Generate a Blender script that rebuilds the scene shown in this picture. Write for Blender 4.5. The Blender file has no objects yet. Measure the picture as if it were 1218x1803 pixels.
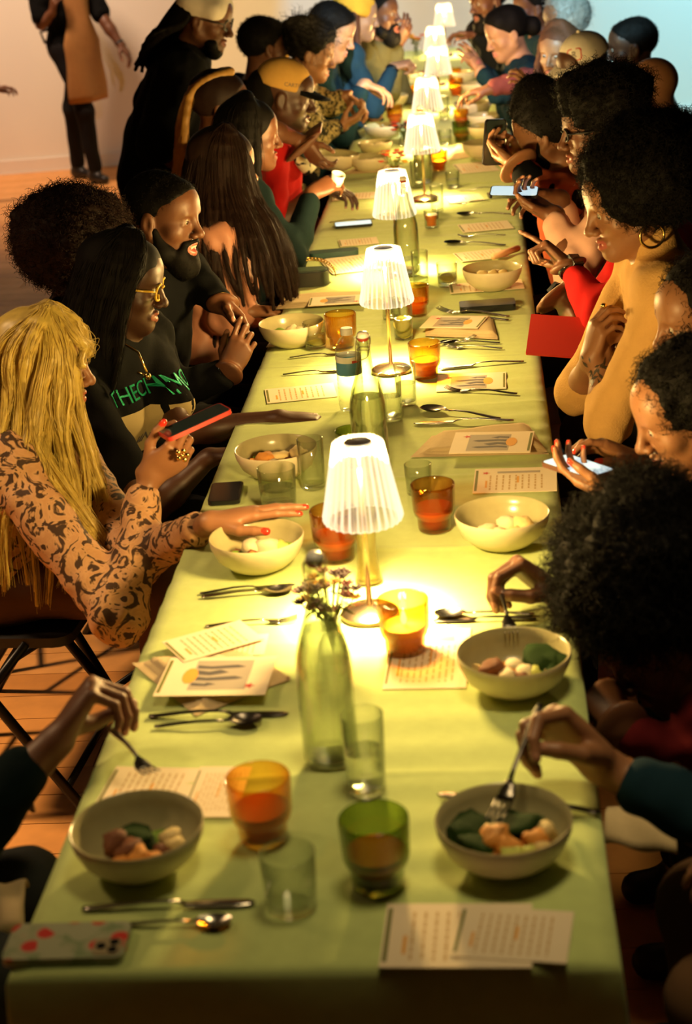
import bpy, math, random
import numpy as np
from mathutils import Vector, Matrix
from mathutils.bvhtree import BVHTree

SC = bpy.context.scene
COL = SC.collection
random.seed(7)
RNG = np.random.default_rng(11)
PI = math.pi
V3 = lambda *a: np.array(a, float)

# ------------------------------------------------------------------ camera
CAM_POS = V3(0.2629, -1.7630, 2.0305)
PITCH, YAW, ROLL, FPX = 0.36628, 0.097716, -0.078184, 3000.0
_f = V3(-math.sin(YAW) * math.cos(PITCH), math.cos(YAW) * math.cos(PITCH), -math.sin(PITCH))
_r0 = V3(math.cos(YAW), math.sin(YAW), 0)
_u0 = np.cross(_r0, _f)
_r = math.cos(ROLL) * _r0 + math.sin(ROLL) * _u0
_u = -math.sin(ROLL) * _r0 + math.cos(ROLL) * _u0
cam = bpy.data.cameras.new('camera')
cam.sensor_fit = 'VERTICAL'; cam.sensor_height = 36.0; cam.lens = FPX / 1803 * 36.0
cam.clip_start = 0.05; cam.clip_end = 60
cam.dof.use_dof = True; cam.dof.focus_distance = 4.3; cam.dof.aperture_fstop = 4.0
cam_o = bpy.data.objects.new('camera', cam)
cam_o.matrix_world = Matrix(((_r[0], _u[0], -_f[0], CAM_POS[0]), (_r[1], _u[1], -_f[1], CAM_POS[1]),
                             (_r[2], _u[2], -_f[2], CAM_POS[2]), (0, 0, 0, 1)))
COL.objects.link(cam_o)
SC.camera = cam_o

# ------------------------------------------------------------------ world, exposure, room lights
SC.view_settings.view_transform = 'Standard'
SC.view_settings.look = 'None'
SC.view_settings.exposure = 0.0
SC.view_settings.gamma = 1.0
SC.view_settings.use_curve_mapping = False
try:
    SC.cycles.use_denoising = True
    SC.cycles.denoiser = 'OPENIMAGEDENOISE'
    SC.cycles.caustics_reflective = False
    SC.cycles.caustics_refractive = False
    SC.cycles.sample_clamp_indirect = 4.0
    SC.cycles.transparent_max_bounces = 24
    SC.cycles.max_bounces = 8
except Exception:
    pass
W = bpy.data.worlds.new('dim_room'); SC.world = W; W.use_nodes = True
W.node_tree.nodes['Background'].inputs[0].default_value = (0.22, 0.58, 0.60, 1)
W.node_tree.nodes['Background'].inputs[1].default_value = 0.032

def add_light(name, kind, loc, energy, color, target=None, **kw):
    l = bpy.data.lights.new(name, kind); l.energy = energy; l.color = color
    for k, v in kw.items(): setattr(l, k, v)
    o = bpy.data.objects.new(name, l); o.location = loc
    if target is not None:
        o.rotation_euler = (Vector(target) - Vector(loc)).to_track_quat('-Z', 'Y').to_euler()
    COL.objects.link(o); return o

# warm ceiling fitting over the left aisle, soft warm fill over the far aisle
add_light('ceiling_lamp_left_aisle', 'AREA', (-2.7, 1.6, 3.3), 42, (1.0, .62, .30), (-1.9, 1.3, 0), shape='DISK', size=.5, spread=1.3)
add_light('ceiling_lamp_far_left', 'AREA', (-2.9, 9.0, 3.3), 50, (1.0, .64, .40), (-3.2, 10.6, 0.4), shape='DISK', size=.5, spread=2.0)
add_light('added_wall_wash', 'AREA', (2.3, 9.9, 3.3), 42, (.30, .80, 1.0), (2.1, 11.45, .7), shape='RECTANGLE', size=.3, size_y=.2, spread=1.9)  # blue wash added to brighten the right back wall, not a second projector

add_light('added_front_fill', 'AREA', (.35, .35, 3.35), 2.8, (1.0, .74, .36), (.35, .55, 0), shape='DISK', size=.6, spread=.9)  # weak warm fill added over the table front, no fitting known there

def projector():
    """ceiling projector throwing a soft colour picture on the back wall"""
    o = add_light('projector_beam', 'SPOT', (.2, 2.2, 3.2), 1900, (1, 1, 1), (.25, 11.1, 1.55),
                  spot_size=math.radians(40), spot_blend=.12, shadow_soft_size=.02)
    l = o.data; l.use_nodes = True; nt = l.node_tree; n = nt.nodes; L = nt.links
    em = n['Emission']
    tc = n.new('ShaderNodeTexCoord'); sx = n.new('ShaderNodeSeparateXYZ'); L.new(tc.outputs['Normal'], sx.inputs[0])
    dv = n.new('ShaderNodeMath'); dv.operation = 'DIVIDE'; L.new(sx.outputs[0], dv.inputs[0]); L.new(sx.outputs[2], dv.inputs[1])
    mr = n.new('ShaderNodeMapRange'); mr.inputs[1].default_value = .36; mr.inputs[2].default_value = -.36; L.new(dv.outputs[0], mr.inputs[0])
    nz = n.new('ShaderNodeTexNoise'); nz.inputs['Scale'].default_value = 9; L.new(tc.outputs['Normal'], nz.inputs['Vector'])
    ad = n.new('ShaderNodeMath'); ad.operation = 'MULTIPLY_ADD'; ad.inputs[1].default_value = .10; L.new(nz.outputs[0], ad.inputs[0])
    sub = n.new('ShaderNodeMath'); sub.operation = 'SUBTRACT'; sub.inputs[1].default_value = .05; L.new(mr.outputs[0], sub.inputs[0])
    L.new(sub.outputs[0], ad.inputs[2])
    cr = n.new('ShaderNodeValToRGB'); L.new(ad.outputs[0], cr.inputs[0])
    e = cr.color_ramp.elements
    e[0].position = 0; e[0].color = (.10, .08, .08, 1)
    e[1].position = 1; e[1].color = (.42, .80, .92, 1)
    for p, c in ((.16, (.10, .08, .08, 1)), (.20, (.75, .48, .16, 1)), (.27, (.75, .50, .18, 1)), (.30, (.62, .78, .85, 1)), (.40, (.60, .76, .84, 1)),
                 (.44, (.46, .36, .32, 1)), (.58, (.44, .36, .38, 1)), (.62, (.40, .74, .86, 1))):
        x = e.new(p); x.color = c
    L.new(cr.outputs[0], em.inputs[0])
    return o
projector()

def at(px, py, z=.752):
    """world point at height z seen at photo pixel (px, py)"""
    d = _f + _r * (px - 609) / FPX - _u * (py - 901.5) / FPX
    return CAM_POS + d * ((z - CAM_POS[2]) / d[2])
def D(px, py, s):
    """world point where one metre measures s pixels"""
    d = _f + _r * (px - 609) / FPX - _u * (py - 901.5) / FPX
    return CAM_POS + d * (FPX / s)

# ------------------------------------------------------------------ materials
MATS = {}
def mat(name, color, rough=.6, metal=0., noise=0., nscale=30., bump=0., bscale=200., spec=.5, emit=None, estr=0., sheen=0., subs=0.):
    if name in MATS: return MATS[name]
    m = bpy.data.materials.new(name); m.use_nodes = True; nt = m.node_tree; n = nt.nodes; L = nt.links
    b = n['Principled BSDF']
    c = tuple(color) + (1,)
    b.inputs['Base Color'].default_value = c; b.inputs['Roughness'].default_value = rough; b.inputs['Metallic'].default_value = metal
    b.inputs['Specular IOR Level'].default_value = spec
    if sheen: b.inputs['Sheen Weight'].default_value = sheen
    if subs: b.inputs['Subsurface Weight'].default_value = subs; b.inputs['Subsurface Radius'].default_value = (.02, .008, .004); b.inputs['Subsurface Scale'].default_value = .3
    if emit: b.inputs['Emission Color'].default_value = tuple(emit) + (1,); b.inputs['Emission Strength'].default_value = estr
    if noise or bump:
        tc = n.new('ShaderNodeTexCoord')
        if noise:
            nz = n.new('ShaderNodeTexNoise'); nz.inputs['Scale'].default_value = nscale; nz.inputs['Detail'].default_value = 4
            L.new(tc.outputs['Object'], nz.inputs['Vector'])
            mx = n.new('ShaderNodeMix'); mx.data_type = 'RGBA'
            mx.inputs['A'].default_value = tuple(max(0, x * (1 - noise)) for x in color) + (1,)
            mx.inputs['B'].default_value = tuple(min(1, x * (1 + noise)) for x in color) + (1,)
            L.new(nz.outputs[0], mx.inputs['Factor']); L.new(mx.outputs['Result'], b.inputs['Base Color'])
        if bump:
            nz = n.new('ShaderNodeTexNoise'); nz.inputs['Scale'].default_value = bscale; nz.inputs['Detail'].default_value = 3
            L.new(tc.outputs['Object'], nz.inputs['Vector'])
            bp = n.new('ShaderNodeBump'); bp.inputs['Strength'].default_value = bump; bp.inputs['Distance'].default_value = .01
            L.new(nz.outputs[0], bp.inputs['Height']); L.new(bp.outputs[0], b.inputs['Normal'])
    MATS[name] = m; return m

def glass(name, tint=(1, 1, 1), rim=(.75, .8, .75), gloss=.0, edge=.35):
    """thin-walled glass: tinted transparency, fresnel reflection, denser towards the edge"""
    if name in MATS: return MATS[name]
    m = bpy.data.materials.new(name); m.use_nodes = True; nt = m.node_tree; n = nt.nodes; L = nt.links
    n.remove(n['Principled BSDF'])
    out = n['Material Output']
    lw = n.new('ShaderNodeLayerWeight'); lw.inputs['Blend'].default_value = edge
    mx = n.new('ShaderNodeMix'); mx.data_type = 'RGBA'; mx.inputs['A'].default_value = tuple(tint) + (1,); mx.inputs['B'].default_value = tuple(rim) + (1,)
    L.new(lw.outputs['Facing'], mx.inputs['Factor'])
    tr = n.new('ShaderNodeBsdfTransparent'); L.new(mx.outputs['Result'], tr.inputs[0])
    gl = n.new('ShaderNodeBsdfGlossy'); gl.inputs['Roughness'].default_value = .04 + gloss
    l2 = n.new('ShaderNodeLayerWeight'); l2.inputs['Blend'].default_value = .5
    pw = n.new('ShaderNodeMath'); pw.operation = 'POWER'; pw.inputs[1].default_value = 2.6; L.new(l2.outputs['Facing'], pw.inputs[0])
    fr = n.new('ShaderNodeMath'); fr.operation = 'MULTIPLY_ADD'; fr.inputs[1].default_value = .85; fr.inputs[2].default_value = .045; L.new(pw.outputs[0], fr.inputs[0])
    ms = n.new('ShaderNodeMixShader'); L.new(fr.outputs[0], ms.inputs[0]); L.new(tr.outputs[0], ms.inputs[1]); L.new(gl.outputs[0], ms.inputs[2])
    L.new(ms.outputs[0], out.inputs[0])
    MATS[name] = m; return m

def liquid(name, color, mixt=.5, ior=1.33):
    if name in MATS: return MATS[name]
    m = bpy.data.materials.new(name); m.use_nodes = True; nt = m.node_tree; n = nt.nodes; L = nt.links
    n.remove(n['Principled BSDF']); out = n['Material Output']
    g = n.new('ShaderNodeBsdfGlass'); g.inputs['Color'].default_value = tuple(color) + (1,); g.inputs['IOR'].default_value = ior; g.inputs['Roughness'].default_value = .02
    t = n.new('ShaderNodeBsdfTransparent'); t.inputs[0].default_value = tuple(color) + (1,)
    ms = n.new('ShaderNodeMixShader'); ms.inputs[0].default_value = mixt
    L.new(t.outputs[0], ms.inputs[1]); L.new(g.outputs[0], ms.inputs[2]); L.new(ms.outputs[0], out.inputs[0])
    MATS[name] = m; return m

# ------------------------------------------------------------------ mesh helpers
def new_mesh(name, v, f, mats=(), smooth=False, mi=None):
    """numpy verts; faces as an (n,3|4) array or a list of tuples"""
    me = bpy.data.meshes.new(name)
    v = np.asarray(v, np.float32)
    if isinstance(f, np.ndarray):
        k = f.shape[1]; nf = len(f)
        me.vertices.add(len(v)); me.vertices.foreach_set('co', v.ravel())
        me.loops.add(nf * k); me.loops.foreach_set('vertex_index', f.astype(np.int32).ravel())
        me.polygons.add(nf); me.polygons.foreach_set('loop_start', np.arange(nf, dtype=np.int32) * k)
        me.polygons.foreach_set('loop_total', np.full(nf, k, np.int32))
        me.update(calc_edges=True)
    else:
        me.from_pydata([tuple(map(float, p)) for p in v], [], f); me.update()
    for m in mats: me.materials.append(m)
    if mi is not None: me.polygons.foreach_set('material_index', np.asarray(mi, np.int32))
    if smooth is not False:
        me.polygons.foreach_set('use_smooth', np.ones(len(me.polygons), bool))
        if smooth is not True:
            try: me.set_sharp_from_angle(angle=smooth)
            except Exception: pass
    return me

def obj(name, me, parent=None, loc=None, rot=None):
    o = bpy.data.objects.new(name, me); COL.objects.link(o)
    if parent is not None: o.parent = parent
    if loc is not None: o.location = loc
    if rot is not None: o.rotation_euler = rot
    return o
def tag(o, label=None, cat=None, group=None, kind=None):
    if label: o['label'] = label
    if cat: o['category'] = cat
    if group: o['group'] = group
    if kind: o['kind'] = kind
    return o
def thing(name, label, cat, loc=(0, 0, 0), rz=0, group=None):
    o = obj(name, None, None, loc, (0, 0, rz)); o.empty_display_size = .05
    return tag(o, label, cat, group)
def copy_tree(o, parent=None):
    c = o.copy(); COL.objects.link(c)
    if parent is not None: c.parent = parent
    for ch in list(o.children): copy_tree(ch, c)
    return c

class MB:
    """collects verts / faces / material indices"""
    def __init__(s): s.v = []; s.f = []; s.mi = []
    def add(s, v, f, mi=0):
        b = len(s.v); s.v += [tuple(map(float, p)) for p in v]
        for q in f: s.f.append(tuple(i + b for i in q)); s.mi.append(mi)
        return s
    def box(s, c, d, mi=0, M=None):
        x, y, z = d[0] / 2, d[1] / 2, d[2] / 2
        v = [Vector((a, b, e)) for a in (-x, x) for b in (-y, y) for e in (-z, z)]
        v = [(M @ p if M is not None else p) + Vector(c) for p in v]
        return s.add(v, [(0, 1, 3, 2), (4, 6, 7, 5), (0, 4, 5, 1), (2, 3, 7, 6), (0, 2, 6, 4), (1, 5, 7, 3)], mi)
    def tube(s, pts, r, seg=8, mi=0, cap=True):
        pts = [V3(*p) for p in pts]; n = len(pts)
        rr = r if hasattr(r, '__len__') else [r] * n
        V = []; F = []
        up = V3(0, 0, 1); prev = None
        for i, p in enumerate(pts):
            t = pts[min(i + 1, n - 1)] - pts[max(i - 1, 0)]; t = t / (np.linalg.norm(t) + 1e-9)
            a = prev - t * (prev @ t) if prev is not None else np.cross(t, up)
            if np.linalg.norm(a) < 1e-3: a = np.cross(t, V3(1, 0, 0))
            a = a / np.linalg.norm(a); b = np.cross(t, a); prev = a
            for k in range(seg):
                th = 2 * PI * k / seg; V.append(p + rr[i] * (math.cos(th) * a + math.sin(th) * b))
        for i in range(n - 1):
            for k in range(seg):
                F.append((i * seg + k, i * seg + (k + 1) % seg, (i + 1) * seg + (k + 1) % seg, (i + 1) * seg + k))
        if cap: F.append(tuple(range(seg))[::-1]); F.append(tuple((n - 1) * seg + k for k in range(seg)))
        return s.add(V, F, mi)
    def lathe(s, prof, seg=40, mi=0, rib=0., nrib=0, c=(0, 0, 0)):
        V = []; F = []; n = len(prof)
        for (r, z, *w) in prof:
            k = w[0] if w else 1.
            for j in range(seg):
                th = 2 * PI * j / seg; q = r * (1 + (rib * k * math.cos(nrib * th) if nrib else 0))
                V.append((c[0] + q * math.cos(th), c[1] + q * math.sin(th), c[2] + z))
        for i in range(n - 1):
            for j in range(seg):
                F.append((i * seg + j, i * seg + (j + 1) % seg, (i + 1) * seg + (j + 1) % seg, (i + 1) * seg + j))
        return s.add(V, F, mi)
    def ball(s, c, r, seg=10, mi=0, M=None):
        r = r if hasattr(r, '__len__') else (r, r, r)
        V = []; F = []; n = max(5, seg // 2 + 1)
        for i in range(n + 1):
            ph = PI * i / n
            for j in range(seg):
                th = 2 * PI * j / seg
                p = Vector((r[0] * math.sin(ph) * math.cos(th), r[1] * math.sin(ph) * math.sin(th), -r[2] * math.cos(ph)))
                V.append((M @ p if M is not None else p) + Vector(c))
        for i in range(n):
            for j in range(seg): F.append((i * seg + j, i * seg + (j + 1) % seg, (i + 1) * seg + (j + 1) % seg, (i + 1) * seg + j))
        return s.add(V, F, mi)
    def prism(s, poly, z0, z1, mi=0):
        n = len(poly)
        v = [(x, y, z0) for x, y in poly] + [(x, y, z1) for x, y in poly]
        f = [tuple(range(n))[::-1], tuple(range(n, 2 * n))] + [(i, (i + 1) % n, n + (i + 1) % n, n + i) for i in range(n)]
        return s.add(v, f, mi)
    def mesh(s, name, mats, smooth=False):
        if not isinstance(mats, (list, tuple)): mats = [mats]
        return new_mesh(name, s.v, s.f, mats, smooth, s.mi)
    def build(s, name, mats, parent=None, smooth=False, **k):
        return obj(name, s.mesh(name, mats, smooth), parent, **k)

def rounded_rect(w, h, r, n=4):
    P = []
    for cx, cy, a0 in ((w/2-r, h/2-r, 0), (-w/2+r, h/2-r, 90), (-w/2+r, -h/2+r, 180), (w/2-r, -h/2+r, 270)):
        for i in range(n + 1):
            a = math.radians(a0 + 90 * i / n); P.append((cx + r * math.cos(a), cy + r * math.sin(a)))
    return P

def text_mesh(s, size, mats, depth=.001, name='lettering'):
    cu = bpy.data.curves.new('lettering', 'FONT'); cu.body = s; cu.size = size; cu.extrude = depth; cu.align_x = 'CENTER'; cu.align_y = 'CENTER'
    cu.resolution_u = 3
    o = bpy.data.objects.new('lettering_tmp', cu); COL.objects.link(o)
    dg = bpy.context.evaluated_depsgraph_get()
    me = bpy.data.meshes.new_from_object(o.evaluated_get(dg))
    bpy.data.objects.remove(o); bpy.data.curves.remove(cu)
    me.name = name; me.materials.clear()
    for m in mats: me.materials.append(m)
    return me

# noise for cloth folds etc: smooth sum of sines
_K = RNG.normal(size=(10, 3)); _K /= np.linalg.norm(_K, axis=1)[:, None]; _PH = RNG.uniform(0, 6.28, 10)
def wob(P, scale):
    P = np.asarray(P) * scale
    a = np.zeros(len(P))
    for k in range(10):
        fq = 1 + .35 * (k % 5)
        a += np.sin(P @ _K[k] * fq + _PH[k] + .8 * np.sin(P @ _K[(k + 3) % 10] * .7 + _PH[k]))
    return a / 5.

# ------------------------------------------------------------------ room shell
def structure(name, mb, mats, smooth=False, kind='structure'):
    return tag(mb.build(name, mats, None, smooth), kind=kind)

def wood_floor_mat():
    m = mat('oak_floor', (.62, .27, .075), rough=.55, noise=.25, nscale=6)
    return m
_wx = V3(-3.3667, 10.8248, 0); _wx2 = V3(1.81, 11.4017, 0); _wd = (_wx2 - _wx) / np.linalg.norm(_wx2 - _wx); _wn = V3(-_wd[1], _wd[0], 0)
def wallpt(t): return _wx + _wd * t
BACK = math.atan2(_wd[1], _wd[0])
w0, w1 = wallpt(-1.6), wallpt(8.4)
wl_m = mat('painted_plaster', (.80, .78, .72), rough=.9, bump=.05, bscale=60)
fl = MB(); fl.box((.6, 4.6, -.06), (10., 16., .1)); floor_o = structure('floor', fl, mat('floor_base', (.10, .05, .02), rough=.8))
# planks along the table direction, one mesh shared per length, colour from a noise per plank
def planks():
    mats_ = [mat('oak_plank_%s' % k, c, rough=.5, noise=.22, nscale=14) for k, c in (('amber', (.72, .33, .09)), ('honey', (.78, .38, .12)), ('russet', (.62, .27, .07)))]
    pw, pl = .13, 1.9
    m_ = []
    for mm in mats_:
        mb = MB(); a, b, h = pl / 2 - .0015, pw / 2 - .0015, .012
        poly = [(-a, -b), (a, -b), (a, b), (-a, b)]
        mb.prism(poly, 0, h); m_.append(mb.mesh('plank', mm))
    n = 0; mb = MB()
    for iy in range(int(13.2 / pw)):
        y = -1.6 + iy * pw
        x = -7.3 + (iy * .77) % pl
        while x < 6:
            if n < 298 and x < -.2 and ((y > 6.5 and x > -4.6) or x > -2.9):
                obj('plank', m_[RNG.integers(3)], floor_o, (x, y, -.0105)); n += 1
            else:
                a, b = pl / 2 - .0015, pw / 2 - .0015
                mb.prism([(x-a, y-b), (x+a, y-b), (x+a, y+b), (x-a, y+b)], -.0105, .0015)
            x += pl
    tag(mb.build('plank_field', mats_[0], floor_o), kind='stuff')
planks()
def wall(name, a, b, h=3.4, th=.1, m=wl_m):
    d = b - a; L = np.linalg.norm(d); ang = math.atan2(d[1], d[0]); c = (a + b) / 2
    mb = MB(); mb.box((0, th / 2, h / 2), (L, th, h))
    o = structure(name, mb, m); o.location = (c[0], c[1], 0); o.rotation_euler = (0, 0, ang); return o
wall('wall_back', w0, w1)
dk_m = mat('dark_paint', (.07, .075, .08), rough=.9)
wall('wall_left', V3(-5.0, -3.2, 0), w0, m=dk_m)
wall('wall_right', w1, V3(5.4, -3.2, 0), m=dk_m)
wall('wall_front', V3(5.4, -3.2, 0), V3(-5.0, -3.2, 0), m=dk_m)
ce = MB(); ce.box((.4, 4.6, 3.45), (12, 18, .1)); structure('ceiling', ce, mat('ceiling_paint', (.04, .04, .045), rough=.9))
bb = MB(); bb.box((0, -.008, .05), (10., .016, .10)); bb.box((0, -.011, .006), (10., .022, .012))
o = structure('baseboard_back', bb, mat('baseboard_paint', (.78, .74, .68), rough=.6)); c = (w0 + w1) / 2; o.location = (c[0], c[1], 0); o.rotation_euler = (0, 0, BACK)

# ------------------------------------------------------------------ tables and cloths
cloth_m = mat('sage_linen', (.53, .635, .24), rough=.95, noise=.10, nscale=40, bump=.12, bscale=420, spec=.15, sheen=.15)
wood_tab = mat('table_ply', (.35, .22, .12), rough=.6)
black_metal = mat('black_metal', (.012, .012, .013), rough=.35, metal=.6)
TW = .372
def table(y0, y1, label):
    t = thing('banquet_table', label, 'table', (0, (y0 + y1) / 2, 0))
    L = y1 - y0 - .02
    mb = MB(); mb.prism(rounded_rect(TW * 2 - .012, L - .01, .03), .72, .7445); mb.build('tabletop', wood_tab, t)
    for sx in (-1, 1):
        for sy in (-1, 1):
            mb = MB(); mb.tube([(sx * .27, sy * (L / 2 - .3), .72), (sx * .29, sy * (L / 2 - .22), 0)], .0125); mb.build('leg', black_metal, t, smooth=True)
    for sy in (-1, 1):
        mb = MB(); mb.tube([(-.28, sy * (L / 2 - .25), .3), (.28, sy * (L / 2 - .25), .3)], .009); mb.build('leg_brace', black_metal, t, smooth=True)
    return t
def tablecloth(y0, y1, label, zt, hang_front, hang_back, seed):
    """grid: flat top with creases, rounded edge, hanging pleated sides"""
    rs = np.random.default_rng(seed)
    hang = .50; nx_top = 24; nside = 12
    us = np.concatenate([np.linspace(-TW - hang, -TW - .02, nside), np.linspace(-TW - .01, TW + .01, nx_top + 4), np.linspace(TW + .02, TW + hang, nside)])
    hb, hf = hang_back, hang_front
    vs = np.concatenate([np.linspace(y0 - hf, y0 - .02, 10) if hf else [], np.linspace(y0 - (.01 if hf else 0), y1, int((y1 - y0) / .007)), np.linspace(y1 + .02, y1 + hb, 8) if hb else []])
    U, Vv = np.meshgrid(us, vs, indexing='ij')
    X = U.copy(); Y = Vv.copy(); Z = np.full(U.shape, zt)
    ex = np.maximum(np.abs(U) - TW, 0); ey = np.maximum(y0 - Vv, 0) + np.maximum(Vv - y1, 0) * (1 if hb else 0)
    R = .012
    def fold(e):   # horizontal travel, drop after passing the edge
        a = np.minimum(e / R, PI / 2); return R * np.sin(a), R * (1 - np.cos(a)) + np.maximum(e - R * PI / 2, 0)
    hx, dx = fold(ex); hy, dy = fold(ey)
    drop = np.maximum(dx, dy)
    flare = 1 + 0 * drop
    pl = np.sin(Vv * 17 + seed + 1.4 * np.sin(Vv * 5.1)) * .5 + .5 * np.sin(Vv * 9.3 + 2 * seed)
    X = np.sign(U) * (np.minimum(np.abs(U), TW) + hx + np.clip(dx, 0, 1) * (.05 + .055 * pl))
    plx = np.sin(U * 15 + seed)
    Y = np.clip(Vv, y0, y1) - (Vv < y0) * (hy + dy * (.05 + .05 * plx)) + (Vv > y1) * (hy + dy * (.05 + .05 * plx))
    corner = (dx > 0) & (dy > 0)
    Z = zt - drop
    top = (drop < .004)
    # creases: cross folds from packing, gentle ripples
    cr = np.zeros_like(Z)
    L = y1 - y0
    for k in range(1, 6):
        yc = y0 + L * k / 6 + rs.normal() * .02
        cr += .0040 * np.exp(-((Vv - yc - .012 * np.sin(U * 6 + k)) / .009) ** 2) * (.6 + .4 * np.sin(U * 7 + k * 2))
    cr += .0014 * np.exp(-((U - .01) / .008) ** 2)
    rip = .0017 * np.sin(Vv * 70 + 2.2 * np.sin(U * 4.5 + seed) + 1.3 * np.sin(Vv * 7)) * (.5 + .5 * np.sin(U * 5 + Vv * 3))
    Z = Z + np.where(top, cr + rip, 0)
    Z = np.maximum(Z, .03)
    n, m = U.shape
    idx = np.arange(n * m).reshape(n, m)
    F = np.stack([idx[:-1, :-1], idx[1:, :-1], idx[1:, 1:], idx[:-1, 1:]], -1).reshape(-1, 4)
    me = new_mesh('tablecloth', np.stack([X, Y, Z], -1).reshape(-1, 3), F, [cloth_m], True)
    o = obj('tablecloth', me); tag(o, label, 'tablecloth', 'green tablecloths laid end to end')
    sm = o.modifiers.new('thickness', 'SOLIDIFY'); sm.thickness = .0012; sm.offset = -1
    return o
TY = [0, 2.63, 5.25, 7.85, 10.38]
TL = ['nearest of the banquet tables under the green cloths', 'second banquet table from the front, under green cloth',
      'third banquet table from the front, under green cloth', 'farthest banquet table, by the back wall, under green cloth']
CL = ['green cloth on the nearest table, hanging at the front edge', 'green cloth on the second table, past the first overlap',
      'green cloth on the third table from the front', 'green cloth on the farthest table by the wall']
for i in range(4):
    table(TY[i] + .01, TY[i + 1], TL[i])
    tablecloth(TY[i] - (0 if i == 0 else .02), TY[i + 1] + (.05 if i < 3 else 0), CL[i], .7475 + (.0022 * ((3 - i) % 2)), .45 if i == 0 else 0, .45 if i == 3 else 0, i + 1)
ZT = .7515
# ------------------------------------------------------------------ table lamps
def shade_mat():
    m = bpy.data.materials.new('lit_crystal_acrylic'); m.use_nodes = True; nt = m.node_tree; n = nt.nodes; L = nt.links
    n.remove(n['Principled BSDF']); out = n['Material Output']
    tr = n.new('ShaderNodeBsdfTransparent'); tr.inputs[0].default_value = (1, .97, .9, 1)
    gl = n.new('ShaderNodeBsdfGlossy'); gl.inputs['Roughness'].default_value = .1
    em = n.new('ShaderNodeEmission'); em.inputs[0].default_value = (1, .80, .50, 1); em.inputs[1].default_value = 1.9
    lw = n.new('ShaderNodeLayerWeight'); lw.inputs['Blend'].default_value = .5
    mr = n.new('ShaderNodeMapRange'); mr.inputs[1].default_value = .02; mr.inputs[2].default_value = .45; mr.inputs[3].default_value = .07; mr.inputs[4].default_value = .58
    L.new(lw.outputs['Facing'], mr.inputs[0])
    a = n.new('ShaderNodeMixShader'); L.new(mr.outputs[0], a.inputs[0]); L.new(tr.outputs[0], a.inputs[1]); L.new(em.outputs[0], a.inputs[2])
    b = n.new('ShaderNodeMixShader'); b.inputs[0].default_value = .08; L.new(a.outputs[0], b.inputs[1]); L.new(gl.outputs[0], b.inputs[2])
    L.new(b.outputs[0], out.inputs[0]); return m
SHADE = shade_mat()
BRASS = mat('pale_gold_metal', (.85, .62, .36), rough=.22, metal=1.)
LED = mat('led_panel', (1, .9, .7), emit=(1, .78, .45), estr=12)
def make_lamp():
    t = thing('table_lamp', 'x', 'lamp', group='crystal table lamps down the middle of the table')
    mb = MB(); mb.lathe([(.0005, 0), (.050, 0), (.0535, .004), (.0525, .010), (.046, .0145), (.02, .019), (.0075, .023), (.0005, .023)], 40)
    mb.build('base', BRASS, t, PI / 5)
    mb = MB(); mb.tube([(0, 0, .02), (0, 0, .325)], .0052, 12); mb.build('stem', BRASS, t, smooth=True)
    # crystal shade: wide diamond ribs, open at the bottom
    mb = MB(); nr = 28
    prof = [(.0675, .188), (.0700, .196), (.0672, .208), (.0452, .325), (.0435, .333), (.030, .336), (.029, .333), (.041, .328), (.064, .205), (.0645, .188), (.0675, .188)]
    full = []
    for (r0, z0), (r1, z1) in zip(prof[:-1], prof[1:]):
        k = 7 if abs(z1 - z0) > .05 else 1
        for q in range(k): full.append((r0 + (r1 - r0) * q / k, z0 + (z1 - z0) * q / k))
    full.append(prof[-1])
    mb.lathe(full, nr * 6, 0, .034, nr)
    mb.build('lamp_shade', SHADE, t, PI / 3)
    mb = MB(); mb.lathe([(.0005, .328), (.024, .328), (.026, .331), (.024, .334), (.0005, .335)], 24); mb.build('shade_cap', BRASS, t, PI / 5)
    mb = MB(); mb.lathe([(.0055, .314), (.024, .314), (.024, .3275), (.0055, .3275)], 24); mb.build('led_ring', LED, t)
    return t
LAMPS = [((652, 1085), 'nearest crystal lamp, standing left of the flickering orange glass'), ((689, 655), 'second crystal lamp, behind the tall water bottle'),
         ((701, 480), 'third crystal lamp, with a clear bottle standing before it'), ((748, 352), 'fourth crystal lamp, behind the red berry posy'),
         ((757, 268), 'fifth crystal lamp from the front, mid table'), ((775, 196), 'sixth crystal lamp, behind the yellow flowers'),
         ((770, 150), 'seventh crystal lamp, second from the far end'), ((785, 98), 'last crystal lamp, nearest the back wall')]
lamp0 = make_lamp()
LAMP_XY = []
for i, (q, lb) in enumerate(LAMPS):
    o = lamp0 if i == 0 else copy_tree(lamp0)
    p = at(*q, .751); o.location = p; o.rotation_euler = (0, 0, i * .4); o['label'] = lb; LAMP_XY.append(p)
    e = (1., .82, .75)[i] if i < 3 else .42
    add_light('lamp_glow', 'POINT', (p[0], p[1], p[2] + .290), 106 * e, (1, .68, .26), shadow_soft_size=.040)
    add_light('lamp_led', 'SPOT', (p[0], p[1], p[2] + .312), 44 * e, (1, .76, .44), (p[0], p[1], 0), spot_size=math.radians(64), spot_blend=.35, shadow_soft_size=.02)

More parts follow.
